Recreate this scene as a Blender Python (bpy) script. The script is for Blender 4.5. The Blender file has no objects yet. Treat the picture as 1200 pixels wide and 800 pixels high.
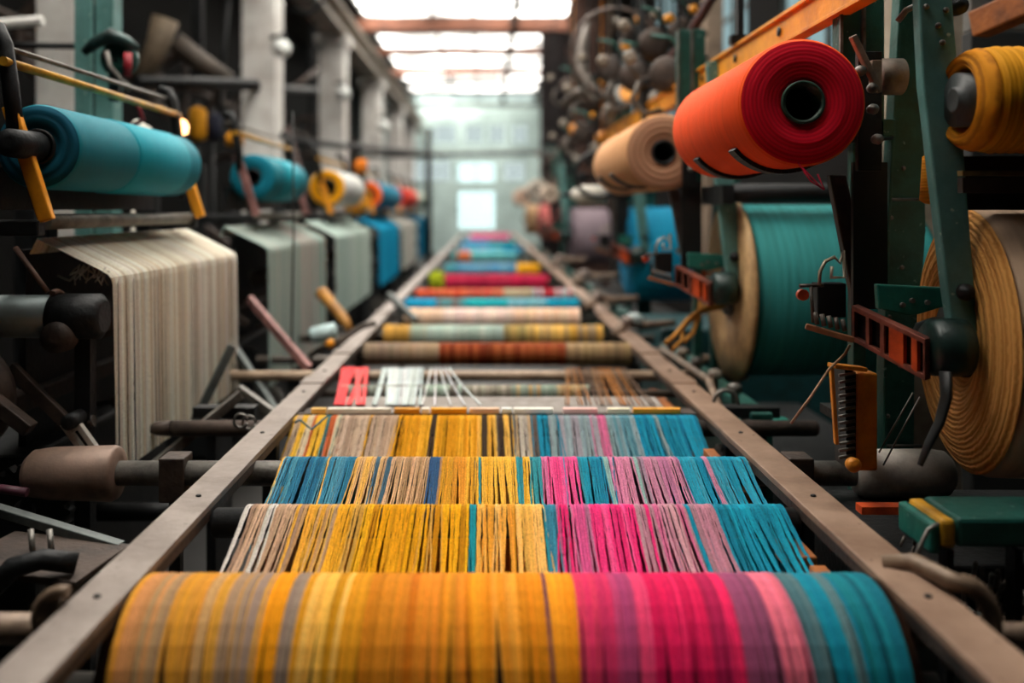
import bpy, math, random
from mathutils import Vector, Matrix
random.seed(11)
SC = bpy.context.scene
COL = SC.collection
F = 1100.0; VX = 570.0; VY = 246.0; CAMZ = 1.9
PI = math.pi

def W(px, py, D):
    return Vector(((px - VX) / F * D, D, CAMZ - (py - VY) / F * D))

def lin(h):
    h = h.lstrip('#')
    return tuple(((c / 12.92) if c <= 0.04045 else ((c + 0.055) / 1.055) ** 2.4) for c in (int(h[i:i + 2], 16) / 255 for i in (0, 2, 4)))

# ------------------------------------------------------------------ materials
MATS = {}
def new_mat(name):
    m = bpy.data.materials.new(name); m.use_nodes = True
    nt = m.node_tree; nt.nodes.clear()
    out = nt.nodes.new('ShaderNodeOutputMaterial')
    b = nt.nodes.new('ShaderNodeBsdfPrincipled')
    nt.links.new(b.outputs[0], out.inputs[0])
    return m, nt, b

def surf(name, c1, c2=None, rough=.6, metal=0.0, scale=9.0, bump=.15, dirt=.5, speck=None):
    if name in MATS: return MATS[name]
    m, nt, b = new_mat(name); N = nt.nodes; L = nt.links
    tc = N.new('ShaderNodeTexCoord')
    nz = N.new('ShaderNodeTexNoise'); nz.inputs['Scale'].default_value = scale; nz.inputs['Detail'].default_value = 6; nz.inputs['Roughness'].default_value = .65
    L.new(tc.outputs['Object'], nz.inputs['Vector'])
    cr = N.new('ShaderNodeValToRGB')
    a = lin(c1); c = lin(c2) if c2 else tuple(x * .55 for x in a)
    cr.color_ramp.elements[0].position = .5 - .3 * dirt - .05; cr.color_ramp.elements[0].color = (*c, 1)
    cr.color_ramp.elements[1].position = .62; cr.color_ramp.elements[1].color = (*a, 1)
    L.new(nz.outputs['Fac'], cr.inputs[0])
    src = cr.outputs[0]
    if speck:
        n2 = N.new('ShaderNodeTexNoise'); n2.inputs['Scale'].default_value = scale * 7; n2.inputs['Detail'].default_value = 3
        L.new(tc.outputs['Object'], n2.inputs['Vector'])
        r2 = N.new('ShaderNodeValToRGB'); r2.color_ramp.elements[0].position = .68; r2.color_ramp.elements[1].position = .73
        L.new(n2.outputs['Fac'], r2.inputs[0])
        mx = N.new('ShaderNodeMixRGB'); mx.inputs[2].default_value = (*lin(speck), 1)
        L.new(r2.outputs[0], mx.inputs[0]); L.new(src, mx.inputs[1]); src = mx.outputs[0]
    L.new(src, b.inputs['Base Color'])
    rr = N.new('ShaderNodeMapRange'); rr.inputs['To Min'].default_value = max(.05, rough - .12); rr.inputs['To Max'].default_value = min(1, rough + .15)
    L.new(nz.outputs['Fac'], rr.inputs['Value']); L.new(rr.outputs[0], b.inputs['Roughness'])
    b.inputs['Metallic'].default_value = metal
    if rough >= .75: b.inputs['Specular IOR Level'].default_value = .08
    if bump:
        bp = N.new('ShaderNodeBump'); bp.inputs['Strength'].default_value = bump; bp.inputs['Distance'].default_value = .01
        n3 = N.new('ShaderNodeTexNoise'); n3.inputs['Scale'].default_value = scale * 6; n3.inputs['Detail'].default_value = 4
        L.new(tc.outputs['Object'], n3.inputs['Vector'])
        L.new(n3.outputs['Fac'], bp.inputs['Height']); L.new(bp.outputs[0], b.inputs['Normal'])
    MATS[name] = m
    return m

def yarn_mat():
    if 'yarn' in MATS: return MATS['yarn']
    m, nt, b = new_mat('yarn'); N = nt.nodes; L = nt.links
    at = N.new('ShaderNodeAttribute'); at.attribute_name = 'Col'
    tc = N.new('ShaderNodeTexCoord')
    nz = N.new('ShaderNodeTexNoise'); nz.inputs['Scale'].default_value = 190; nz.inputs['Detail'].default_value = 3
    L.new(tc.outputs['Object'], nz.inputs['Vector'])
    mr = N.new('ShaderNodeMapRange'); mr.inputs['From Min'].default_value = .3; mr.inputs['From Max'].default_value = .7
    mr.inputs['To Min'].default_value = .72; mr.inputs['To Max'].default_value = 1.15
    L.new(nz.outputs['Fac'], mr.inputs['Value'])
    mul = N.new('ShaderNodeVectorMath'); mul.operation = 'SCALE'
    L.new(at.outputs['Color'], mul.inputs[0]); L.new(mr.outputs[0], mul.inputs['Scale'])
    L.new(mul.outputs[0], b.inputs['Base Color'])
    b.inputs['Roughness'].default_value = .8
    b.inputs['Specular IOR Level'].default_value = .15
    MATS['yarn'] = m
    return m

def wound(name, base, side=None, axis='X', freq=140.0, rough=.75, streak=.25):
    """wound yarn: fine windings round the axis, faint streaks"""
    if name in MATS: return MATS[name]
    m, nt, b = new_mat(name); N = nt.nodes; L = nt.links
    tc = N.new('ShaderNodeTexCoord')
    wv = N.new('ShaderNodeTexWave'); wv.wave_type = 'BANDS'; wv.bands_direction = axis
    wv.inputs['Scale'].default_value = freq / 6.28; wv.inputs['Distortion'].default_value = 1.2; wv.inputs['Detail'].default_value = 2; wv.inputs['Detail Scale'].default_value = 3
    L.new(tc.outputs['Object'], wv.inputs['Vector'])
    mp = N.new('ShaderNodeMapping')
    mp.inputs['Scale'].default_value = {'X': (28, 1.5, 1.5), 'Y': (1.5, 28, 1.5), 'Z': (1.5, 1.5, 28)}[axis]
    L.new(tc.outputs['Object'], mp.inputs['Vector'])
    nz = N.new('ShaderNodeTexNoise'); nz.inputs['Scale'].default_value = 1.4; nz.inputs['Detail'].default_value = 5
    L.new(mp.outputs[0], nz.inputs['Vector'])
    cr = N.new('ShaderNodeValToRGB'); a = lin(base)
    cr.color_ramp.elements[0].position = .3; cr.color_ramp.elements[0].color = (*[x * (1 - streak) for x in a], 1)
    cr.color_ramp.elements[1].position = .65; cr.color_ramp.elements[1].color = (*a, 1)
    L.new(nz.outputs['Fac'], cr.inputs[0]); L.new(cr.outputs[0], b.inputs['Base Color'])
    b.inputs['Roughness'].default_value = rough; b.inputs['Specular IOR Level'].default_value = .2
    bp = N.new('ShaderNodeBump'); bp.inputs['Strength'].default_value = .35; bp.inputs['Distance'].default_value = .004
    L.new(wv.outputs['Fac'], bp.inputs['Height']); L.new(bp.outputs[0], b.inputs['Normal'])
    MATS[name] = m
    return m

def rings(name, base, dark, freq=60.0, rough=.8, contrast=1.0, axis='Y', cc=(0, 0, 0), dist=.8, bump=.5):
    """end face of a roll: concentric winding rings about the roll's own axis"""
    if name in MATS: return MATS[name]
    m, nt, b = new_mat(name); N = nt.nodes; L = nt.links
    tc = N.new('ShaderNodeTexCoord')
    mp = N.new('ShaderNodeMapping'); mp.inputs['Location'].default_value = tuple(-x for x in cc)
    L.new(tc.outputs['Object'], mp.inputs['Vector'])
    wv = N.new('ShaderNodeTexWave'); wv.wave_type = 'RINGS'; wv.rings_direction = axis
    wv.inputs['Scale'].default_value = freq / 6.28; wv.inputs['Distortion'].default_value = dist; wv.inputs['Detail'].default_value = 2; wv.inputs['Detail Scale'].default_value = 2
    L.new(mp.outputs[0], wv.inputs['Vector'])
    cr = N.new('ShaderNodeValToRGB')
    cr.color_ramp.elements[0].position = .05; cr.color_ramp.elements[0].color = (*lin(dark), 1)
    cr.color_ramp.elements[1].position = .05 + .5 / contrast; cr.color_ramp.elements[1].color = (*lin(base), 1)
    L.new(wv.outputs['Fac'], cr.inputs[0]); L.new(cr.outputs[0], b.inputs['Base Color'])
    b.inputs['Roughness'].default_value = rough; b.inputs['Specular IOR Level'].default_value = .2
    bp = N.new('ShaderNodeBump'); bp.inputs['Strength'].default_value = bump; bp.inputs['Distance'].default_value = .006
    L.new(wv.outputs['Fac'], bp.inputs['Height']); L.new(bp.outputs[0], b.inputs['Normal'])
    MATS[name] = m
    return m

def emit(name, col, strength):
    if name in MATS: return MATS[name]
    m = bpy.data.materials.new(name); m.use_nodes = True; nt = m.node_tree; nt.nodes.clear()
    out = nt.nodes.new('ShaderNodeOutputMaterial'); e = nt.nodes.new('ShaderNodeEmission')
    tc = nt.nodes.new('ShaderNodeTexCoord'); nz = nt.nodes.new('ShaderNodeTexNoise'); nz.inputs['Scale'].default_value = .6
    mr = nt.nodes.new('ShaderNodeMapRange'); mr.inputs['To Min'].default_value = strength * .75; mr.inputs['To Max'].default_value = strength * 1.2
    nt.links.new(tc.outputs['Object'], nz.inputs['Vector']); nt.links.new(nz.outputs['Fac'], mr.inputs['Value'])
    if name == 'skylight_glass':
        mr.inputs['From Min'].default_value = .42; mr.inputs['From Max'].default_value = .58; mr.inputs['To Min'].default_value = strength * .3; mr.inputs['To Max'].default_value = strength * 1.7; nz.inputs['Scale'].default_value = .35
    nt.links.new(mr.outputs[0], e.inputs[1])
    e.inputs[0].default_value = (*lin(col), 1)
    nt.links.new(e.outputs[0], out.inputs[0])
    MATS[name] = m
    return m

IRON = surf('dark_iron', '#191c1e', '#08090a', .55, .35, 8, .3)
IRONB = surf('brown_iron', '#493c34', '#1c1613', .6, .3, 8, .3)
STEEL = surf('worn_steel', '#7d7a74', '#3c3834', .42, .55, 10, .2)
GREYM = surf('grey_painted_metal', '#5e6664', '#2b3030', .5, .2, 7, .2)
RAILM = surf('rail_steel_cool_lit', '#8f847c', '#695d55', .5, .15, 5, .25, .6, '#4d423b')  # rail steel; the greyer tint carries the light on the left
RAILR = surf('rail_steel_warm_lit', '#9c806c', '#735744', .5, .15, 5, .25, .6, '#59402f')  # same rail steel, warm light on the right painted in as tan
BAR = surf('tan_bar', '#8b7663', '#4a3b30', .5, .2, 9, .2)
BARD = surf('dull_bar', '#5c544c', '#2c2723', .5, .3, 9, .2)
GREEN = surf('green_paint', '#1d7264', '#124c44', .42, .1, 6, .2, .5, '#86a398')
GREEND = surf('dark_green_paint', '#1a564d', '#0d332d', .45, .1, 6, .25, .6, '#6f8f86')
TEALP = surf('weathered_teal_paint', '#60908c', '#45706c', .45, .05, 5, .2, .5, '#a3b8ac')
ORANGE = surf('orange_paint', '#ee9f1c', '#c87c10', .5, .05, 6, .2)
ORANGER = surf('red_orange_paint', '#d4501a', '#7c260b', .5, .05, 9, .2)
YELP = surf('yellow_paint', '#c9941f', '#7d560d', .45, .05, 7, .2)
BOXY = surf('amber_box_paint', '#d8891c', '#9c560f', .5, .05, 7, .2)
CORE = surf('black_core', '#15191a', '#070808', .5, .1, 9, .1)
COREG = surf('green_core', '#3e5a4e', '#1a2a25', .45, .1, 20, .1)
WOODO = surf('orange_timber', '#a55f22', '#5e2f0e', .65, 0, 6, .3)
WHITEP = surf('chalky_white_paint', '#e2e1dc', '#b0a8a0', .75, 0, 1.8, .2, .6)
PINKP = surf('pinkish_primer', '#9c6f6a', '#5d3d3a', .6, .05, 7, .2)
CLOTHG = surf('pale_grey_cloth', '#98928c', '#7d7670', .85, 0, 14, .1)
YARN = yarn_mat()

# ------------------------------------------------------------------ mesh builder
class MB:
    def __init__(s): s.v = []; s.f = []; s.c = []; s.sm = []
    def add(s, vs, fs, col=None, smooth=False):
        n = len(s.v); s.v += [tuple(v) for v in vs]
        s.f += [tuple(i + n for i in f) for f in fs]; s.sm += [smooth] * len(fs)
        s.c += [col or (1, 1, 1)] * len(vs)
        return s
    def box(s, c, size, rot=None, col=None):
        hx, hy, hz = size[0] / 2, size[1] / 2, size[2] / 2
        vs = [Vector((x, y, z)) for x in (-hx, hx) for y in (-hy, hy) for z in (-hz, hz)]
        if rot is not None: vs = [rot @ v for v in vs]
        c = Vector(c)
        return s.add([v + c for v in vs], [(0, 1, 3, 2), (4, 6, 7, 5), (0, 4, 5, 1), (2, 3, 7, 6), (0, 2, 6, 4), (1, 5, 7, 3)], col)
    def bb(s, a, b, col=None):
        a = Vector(a); b = Vector(b)
        return s.box((a + b) / 2, [abs(b[i] - a[i]) for i in range(3)], None, col)
    def bar(s, p, q, w, t, up=(0, 0, 1), col=None):
        """rectangular bar from p to q: w across, t along up"""
        p = Vector(p); q = Vector(q); d = (q - p); L = d.length; d.normalize()
        up = Vector(up); x = d.cross(up)
        if x.length < 1e-4: x = d.cross(Vector((1, 0, 0)))
        x.normalize(); z = x.cross(d).normalized()
        M = Matrix((x, d, z)).transposed()
        return s.box((p + q) / 2, (w, L, t), M, col)
    def tube(s, pts, r, n=12, cap=True, col=None, flat=1.0):
        pts = [Vector(p) for p in pts]; K = len(pts)
        rs = r if isinstance(r, (list, tuple)) else [r] * K
        vs = []; prev = None
        for i, p in enumerate(pts):
            d = (pts[min(i + 1, K - 1)] - pts[max(i - 1, 0)]).normalized()
            if prev is None:
                a = Vector((0, 0, 1)) if abs(d.z) < .9 else Vector((1, 0, 0))
                u = d.cross(a).normalized()
            else:
                u = (prev - d * prev.dot(d)).normalized()
            prev = u; w = d.cross(u)
            for k in range(n):
                t = 2 * PI * k / n
                vs.append(p + u * (math.cos(t) * rs[i]) + w * (math.sin(t) * rs[i] * flat))
        fs = []
        for i in range(K - 1):
            for k in range(n):
                k2 = (k + 1) % n
                fs.append((i * n + k, (i + 1) * n + k, (i + 1) * n + k2, i * n + k2))
        base = len(s.v)
        s.add(vs, fs, col, n > 4)
        if cap:
            for i0 in (0, (K - 1) * n):
                s.f.append(tuple(base + i0 + k for k in (range(n) if i0 == 0 else reversed(range(n))))); s.sm.append(False)
        return s
    def lathe(s, o, axis, prof, n=40, col=None, cols=None, closed=False):
        """prof: (distance along axis, radius) from o"""
        o = Vector(o); d = Vector(axis).normalized()
        a = Vector((0, 0, 1)) if abs(d.z) < .9 else Vector((1, 0, 0))
        u = d.cross(a).normalized(); w = d.cross(u)
        base = len(s.v); K = len(prof)
        for i, (t, r) in enumerate(prof):
            cc = cols[i] if cols else (col or (1, 1, 1))
            for k in range(n):
                th = 2 * PI * k / n
                s.v.append(tuple(o + d * t + u * (math.cos(th) * r) + w * (math.sin(th) * r))); s.c.append(cc)
        for i in range(K - 1 + (1 if closed else 0)):
            j = (i + 1) % K
            for k in range(n):
                k2 = (k + 1) % n
                s.f.append((base + i * n + k, base + i * n + k2, base + j * n + k2, base + j * n + k)); s.sm.append(True)
        if not closed:
            for i0 in (0, (K - 1) * n):
                if prof[0 if i0 == 0 else -1][1] > 1e-4:
                    s.f.append(tuple(base + i0 + k for k in (reversed(range(n)) if i0 == 0 else range(n)))); s.sm.append(False)
        return s
    def gear(s, c, axis, r, teeth, t, hole=.25, col=None):
        c = Vector(c); d = Vector(axis).normalized()
        a = Vector((0, 0, 1)) if abs(d.z) < .9 else Vector((1, 0, 0))
        u = d.cross(a).normalized(); w = d.cross(u)
        n = teeth * 4; vs = []
        for side in (-t / 2, t / 2):
            for k in range(n):
                th = 2 * PI * k / n; rr = r if (k % 4) in (0, 1) else r * .87
                vs.append(c + d * side + u * math.cos(th) * rr + w * math.sin(th) * rr)
            for k in range(n):
                th = 2 * PI * k / n
                vs.append(c + d * side + u * math.cos(th) * r * hole + w * math.sin(th) * r * hole)
        fs = []
        for k in range(n):
            k2 = (k + 1) % n
            fs += [(k, k2, 2 * n + k2, 2 * n + k), (n + k, 3 * n + k, 3 * n + k2, n + k2), (k, n + k, n + k2, k2), (2 * n + k, 2 * n + k2, 3 * n + k2, 3 * n + k)]
        return s.add(vs, fs, col)
    def prism(s, pts, off):
        """flat outline pts (3-D), extruded by vector off"""
        n = len(pts); off = Vector(off); pts = [Vector(p) for p in pts]
        vs = pts + [p + off for p in pts]
        fs = [tuple(range(n)), tuple(reversed(range(n, 2 * n)))] + [(i, i + n, (i + 1) % n + n, (i + 1) % n) for i in range(n)]
        return s.add(vs, fs)
    def build(s, name, mat, parent=None, bevel=0, org=None, fixn=False):
        me = bpy.data.meshes.new(name)
        if parent is not None: O = Vector(ORG[parent.name])
        elif org is not None: O = Vector(org)
        else:
            xs = [v[0] for v in s.v]; ys = [v[1] for v in s.v]; zs = [v[2] for v in s.v]
            O = Vector(((min(xs) + max(xs)) / 2, (min(ys) + max(ys)) / 2, min(zs)))
        me.from_pydata([(v[0] - O.x, v[1] - O.y, v[2] - O.z) for v in s.v], [], s.f)
        me.polygons.foreach_set('use_smooth', s.sm)
        ca = me.color_attributes.new('Col', 'FLOAT_COLOR', 'POINT')
        buf = []
        for c in s.c: buf += [c[0], c[1], c[2], 1.0]
        ca.data.foreach_set('color', buf)
        me.update()
        if fixn:
            import bmesh
            bm = bmesh.new(); bm.from_mesh(me); bmesh.ops.recalc_face_normals(bm, faces=bm.faces); bm.to_mesh(me); bm.free()
        me.materials.append(mat)
        o = bpy.data.objects.new(name, me); COL.objects.link(o)
        if parent is not None: o.parent = parent
        else: o.location = O
        ORG[o.name] = O
        if bevel:
            bv = o.modifiers.new('bevel', 'BEVEL'); bv.width = bevel; bv.segments = 2; bv.limit_method = 'ANGLE'
        return o
ORG = {}

def tag(o, label=None, cat=None, group=None, kind=None):
    if label: o['label'] = label
    if cat: o['category'] = cat
    if group: o['group'] = group
    if kind: o['kind'] = kind
    return o
def thing(name, loc, label, cat, group=None):
    o = bpy.data.objects.new(name, None); COL.objects.link(o); o.location = loc
    o.empty_display_size = .1
    ORG[o.name] = Vector(loc)
    return tag(o, label, cat, group)
def kids(o): return [c for c in COL.objects if c.parent == o]
def copy_tree(o, parent=None):
    c = o.copy(); COL.objects.link(c); c.parent = parent
    for ch in kids(o): copy_tree(ch, c)
    return c
def dup(o, loc, label, rz=0, sc=None):
    c = copy_tree(o); c.location = loc; c.rotation_euler = (0, 0, rz); c['label'] = label
    if sc: c.scale = (sc, sc, sc)
    return c
def lab(o, l): o['label'] = l; return o
def smooth(t): t = max(0, min(1, t)); return t * t * (3 - 2 * t)
def jit(c, a=.12, hue=.04):
    k = 1 + random.uniform(-a, a)
    return tuple(max(0, min(1, x * k * (1 + random.uniform(-hue, hue)))) for x in c)

# ------------------------------------------------------------------ the setting
HALL0, HALL1 = -6.0, 42.0
ROOF = CAMZ + 5.0
XL, XR = -5.6, 3.5
def struct(mb, name, mat, label=None, bevel=0, parent=None):
    o = mb.build(name, mat, parent, bevel)
    if parent is None: o['kind'] = 'structure'
    return o
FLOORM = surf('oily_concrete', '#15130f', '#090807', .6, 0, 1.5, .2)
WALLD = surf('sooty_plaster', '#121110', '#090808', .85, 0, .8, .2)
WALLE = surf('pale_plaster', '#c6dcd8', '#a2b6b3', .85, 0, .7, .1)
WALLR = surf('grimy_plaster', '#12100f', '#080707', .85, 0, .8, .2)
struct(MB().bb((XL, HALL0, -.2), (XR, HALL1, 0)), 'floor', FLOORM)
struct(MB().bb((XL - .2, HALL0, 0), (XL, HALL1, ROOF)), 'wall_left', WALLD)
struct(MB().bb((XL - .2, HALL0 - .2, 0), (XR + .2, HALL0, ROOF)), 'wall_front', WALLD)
# right wall with window openings
wr = MB(); wz0, wz1 = 3.1, 6.3
wys = [(9.0, 11.2), (12.6, 15.2), (17.5, 19.6), (22, 25), (28, 31), (34, 38), (2.0, 4.4)]
wys.sort()
wr.bb((XR, HALL0, 0), (XR + .2, HALL1, wz0)); wr.bb((XR, HALL0, wz1), (XR + .2, HALL1, ROOF))
y = HALL0
for a, b in wys:
    wr.bb((XR, y, wz0), (XR + .2, a, wz1)); y = b
wr.bb((XR, y, wz0), (XR + .2, HALL1, wz1))
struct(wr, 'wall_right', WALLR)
DAY = emit('daylit_glass', '#a8c8cc', .3)
DAYW = emit('bright_daylit_glass', '#d0efee', .85)
WF = surf('window_frame_paint', '#3d4442', '#23211f', .6)
def window_x(i, a, b, mat):
    w = MB().bb((XR + .08, a, wz0), (XR + .1, b, wz1)).build('window_%d' % i, mat); w['kind'] = 'structure'
    fr = MB()
    for k in range(4):
        yy = a + (b - a) * k / 3; fr.bb((XR + .02, yy - .03, wz0), (XR + .08, yy + .03, wz1))
    for k in range(5):
        zz = wz0 + (wz1 - wz0) * k / 4; fr.bb((XR + .03, a, zz - .03), (XR + .07, b, zz + .03))
    ORG[w.name] = w.location.copy()
    fr.build('window_frame', WF, w)
n = 1
for a, b in wys:
    window_x(n, a, b, DAY); n += 1
# end wall with openings
def rect_wall(y, xa, xb, za, zb, holes, name, mat):
    xs = sorted(set([xa, xb] + [h[0] for h in holes] + [h[1] for h in holes])); zs = sorted(set([za, zb] + [h[2] for h in holes] + [h[3] for h in holes]))
    m = MB()
    for i in range(len(xs) - 1):
        for j in range(len(zs) - 1):
            cx, cz = (xs[i] + xs[i + 1]) / 2, (zs[j] + zs[j + 1]) / 2
            if any(h[0] < cx < h[1] and h[2] < cz < h[3] for h in holes): continue
            m.bb((xs[i], y, zs[j]), (xs[i + 1], y + .2, zs[j + 1]))
    return struct(m, name, mat)
def hole(x0, y0, x1, y1): return (W(x0, 0, HALL1).x, W(x1, 0, HALL1).x, W(0, y1, HALL1).z, W(0, y0, HALL1).z)
holes = [hole(537, 224, 580, 268), hole(536, 191, 580, 213), hole(508, 146, 535, 168), hole(545, 146, 566, 168), hole(573, 146, 592, 168), hole(600, 146, 618, 168), hole(482, 188, 502, 212), hole(506, 188, 528, 212), hole(590, 190, 615, 212)]
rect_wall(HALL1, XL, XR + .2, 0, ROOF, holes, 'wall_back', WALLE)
for k, h in enumerate(holes):
    mt = DAYW if k < 2 else emit('dull_glass', '#c8d8d8', .5)
    w = MB().bb((h[0], HALL1 + .1, h[2]), (h[1], HALL1 + .12, h[3])).build('window_%d' % n, mt); w['kind'] = 'structure'; n += 1
    fr = MB(); nx = 4 if k == 0 else 2
    for q in range(nx + 1):
        xx = h[0] + (h[1] - h[0]) * q / nx; fr.bb((xx - .035, HALL1 + .02, h[2]), (xx + .035, HALL1 + .1, h[3]))
    for q in range((4 if k == 0 else 2) + 1):
        zz = h[2] + (h[3] - h[2]) * q / (4 if k == 0 else 2); fr.bb((h[0], HALL1 + .03, zz - .035), (h[1], HALL1 + .09, zz + .035))
    fr.build('window_frame', surf('pale_window_frame', '#6f827e', '#51605d', .6), w)
# ceiling: solid at the sides, glazed strip in the middle
GL0, GL1 = -3.2, 2.1
SKY0 = 1.3  # roof before this stays solid, unseen, to cut light from behind the camera
struct(MB().bb((GL0, HALL0, ROOF), (GL1, SKY0, ROOF + .15)).bb((XL, HALL0, ROOF), (GL0, HALL1, ROOF + .15)).bb((GL1, HALL0, ROOF), (XR + .2, HALL1, ROOF + .15)), 'ceiling', surf('dark_boards', '#3a332d', '#1b1613', .8, 0, 2))
SKY = emit('skylight_glass', '#fff8ee', 3.0)
sk = MB().bb((GL0, SKY0, ROOF + .12), (GL1, HALL1, ROOF + .14)).build('window_%d' % n, SKY); sk['kind'] = 'structure'; n += 1
fr = MB()
k = SKY0 + .6
while k < HALL1:
    fr.bb((GL0, k - .03, ROOF + .04), (GL1, k + .03, ROOF + .11)); k += 1.2
for xx in (-3.2, -1.4, -.35, .75, 2.1): fr.bb((xx - .04, SKY0, ROOF), (xx + .04, HALL1, ROOF + .1))
ORG[sk.name] = sk.location.copy(); fr.build('window_frame', WF, sk)
RBEAM = surf('red_oxide_beam', '#8a5a45', '#5f3a2b', .7, 0, 3, .2)
tn = 1
for yy, zz, hh, mm in [(-3, 6.7, .4, RBEAM), (3, 6.7, .4, RBEAM), (9, 6.7, .4, RBEAM), (15, 6.7, .4, RBEAM), (24.3, 6.86, .34, RBEAM), (28.6, 6.86, .24, RBEAM), (33.0, 6.86, .24, RBEAM), (35.5, 6.8, .16, IRON), (38.5, 6.8, .2, GREYM), (41, 6.6, .2, GREYM)]:
    o = struct(MB().bb((-3.45, yy - .1, zz - hh), (XR, yy + .1, zz)).bb((-3.45, yy - .2, zz - hh), (XR, yy + .2, zz - hh + .04)), 'trim_%d' % tn, mm); tn += 1
# soot on the glass is only noise in its emission; central purlin
o = struct(MB().bb((.62, HALL0, 6.55), (.78, HALL1, 6.75)), 'trim_%d' % tn, IRON); tn += 1
# crane girder on the left columns
GIR = surf('girder_paint', '#a39a8d', '#5c5148', .7, 0, 2, .2)
o = struct(MB().bb((-3.15, 2, 5.3), (-2.72, HALL1 - .5, 5.36)).bb((-2.98, 2, 5.36), (-2.9, HALL1 - .5, 5.74)).bb((-3.15, 2, 5.74), (-2.72, HALL1 - .5, 5.8)), 'trim_%d' % tn, GIR); tn += 1
# columns, evenly spaced down the aisle
for i, (D, w) in enumerate([(6.7, .28), (12.7, .46), (18.5, .5), (24.8, .5), (31, .5), (37, .5)]):
    px = [75, 308, 391, 437, 463, 478][i]
    x = (px - VX) / F * D
    m = MB().bb((x - w / 2, D - w / 2, 0), (x + w / 2, D + w / 2, 5.3)).bb((x - w / 2 - .06, D - w / 2 - .06, 0), (x + w / 2 + .06, D + w / 2 + .06, .3)).bb((x - w / 2 - .08, D - w / 2 - .08, 5.12), (x + w / 2 + .08, D + w / 2 + .08, 5.3))
    o = struct(m, 'trim_%d' % tn, WHITEP, bevel=.015); tn += 1
# right-hand columns / dark pier
o = struct(MB().bb((1.95, 21.6, 0), (2.85, 22.2, ROOF)), 'trim_%d' % tn, surf('brown_pier', '#4a3730', '#2a1e1a', .8, 0, 2)); tn += 1
o = struct(MB().bb((1.5, 25.6, 0), (2.2, 26.2, ROOF)), 'trim_%d' % tn, surf('dark_pier', '#2f2a2a', '#1b1818', .8, 0, 2)); tn += 1
o = struct(MB().bb((2.55, 10.9, 0), (2.75, 11.1, ROOF)), 'trim_%d' % tn, surf('tan_post', '#93806f', '#5f5044', .8, 0, 2)); tn += 1
o = struct(MB().bb((2.45, 5.5, 0), (2.8, 5.8, ROOF)), 'trim_%d' % tn, surf('pale_post', '#a59a8a', '#6f6254', .8, 0, 2)); tn += 1

# ------------------------------------------------------------------ the long rails
RZ = CAMZ - .89
def rail(name, xa, xb, mat, label, inner):
    t = thing(name, ((xa + xb) / 2, 17, 0), label, 'rail', None)
    m = MB(); 
    # top strap in bolted lengths with small overlap plates
    ys = [.9, 4.9, 5.9, 8.2, 11.5, 16, 22, 29, 37]
    for i in range(len(ys) - 1):
        m.bb((xa, ys[i] + .002, RZ - .022), (xb, ys[i + 1] - .002, RZ))
    m.build('strap', mat, t, .003)
    w = MB(); xi = xb - .012 if inner > 0 else xa
    w.bb((xi, .9, RZ - .05), (xi + .012, 37, RZ - .022)).build('web', IRONB, t)
    for y0 in ys[1:-2]:
        MB().bb((xa - .004, y0 - .09, RZ), (xb + .004, y0 + .09, RZ + .008)).build('joint_plate', mat, t, .002)
    for y0 in (2.16, 2.92, 3.75, 4.6, 5.2, 7.1, 9.4):
        MB().lathe(((xa + xb) / 2, y0, RZ + .0), (0, 0, 1), [(0, .009), (.004, .009), (.006, .005)], 8).build('bolt', IRON, t)
    for y0 in (1.4, 3.9, 6.6, 10, 15, 21, 28, 35):
        MB().bb(((xa + xb) / 2 - .03, y0 - .03, 0), ((xa + xb) / 2 + .03, y0 + .03, RZ - .022)).bb(((xa + xb) / 2 - .08, y0 - .08, 0), ((xa + xb) / 2 + .08, y0 + .08, .015)).build('leg', IRON, t, .004)
    return t
rail('guide_rail', -.953, -.838, RAILM, 'grey worn steel guide rail on the left of the colored yarn rows', 1)
rail('guide_rail', .955, 1.078, RAILR, 'tan worn steel guide rail on the right of the colored yarn rows', -1)
pk = MB()
for a, b in ((2.3, 2.62), (2.68, 3.15), (3.3, 3.9), (4.1, 5.2)): pk.bb((.9, a, RZ - .15), (.945, b, RZ - .1))
pk.bb((.925, 2.2, RZ - .22), (.95, 5.3, RZ - .15))
tag(pk.build('timber_strip', WOODO, None, .004), 'orange brown timber strip fixed under the tan right rail', 'timber strip')

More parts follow.
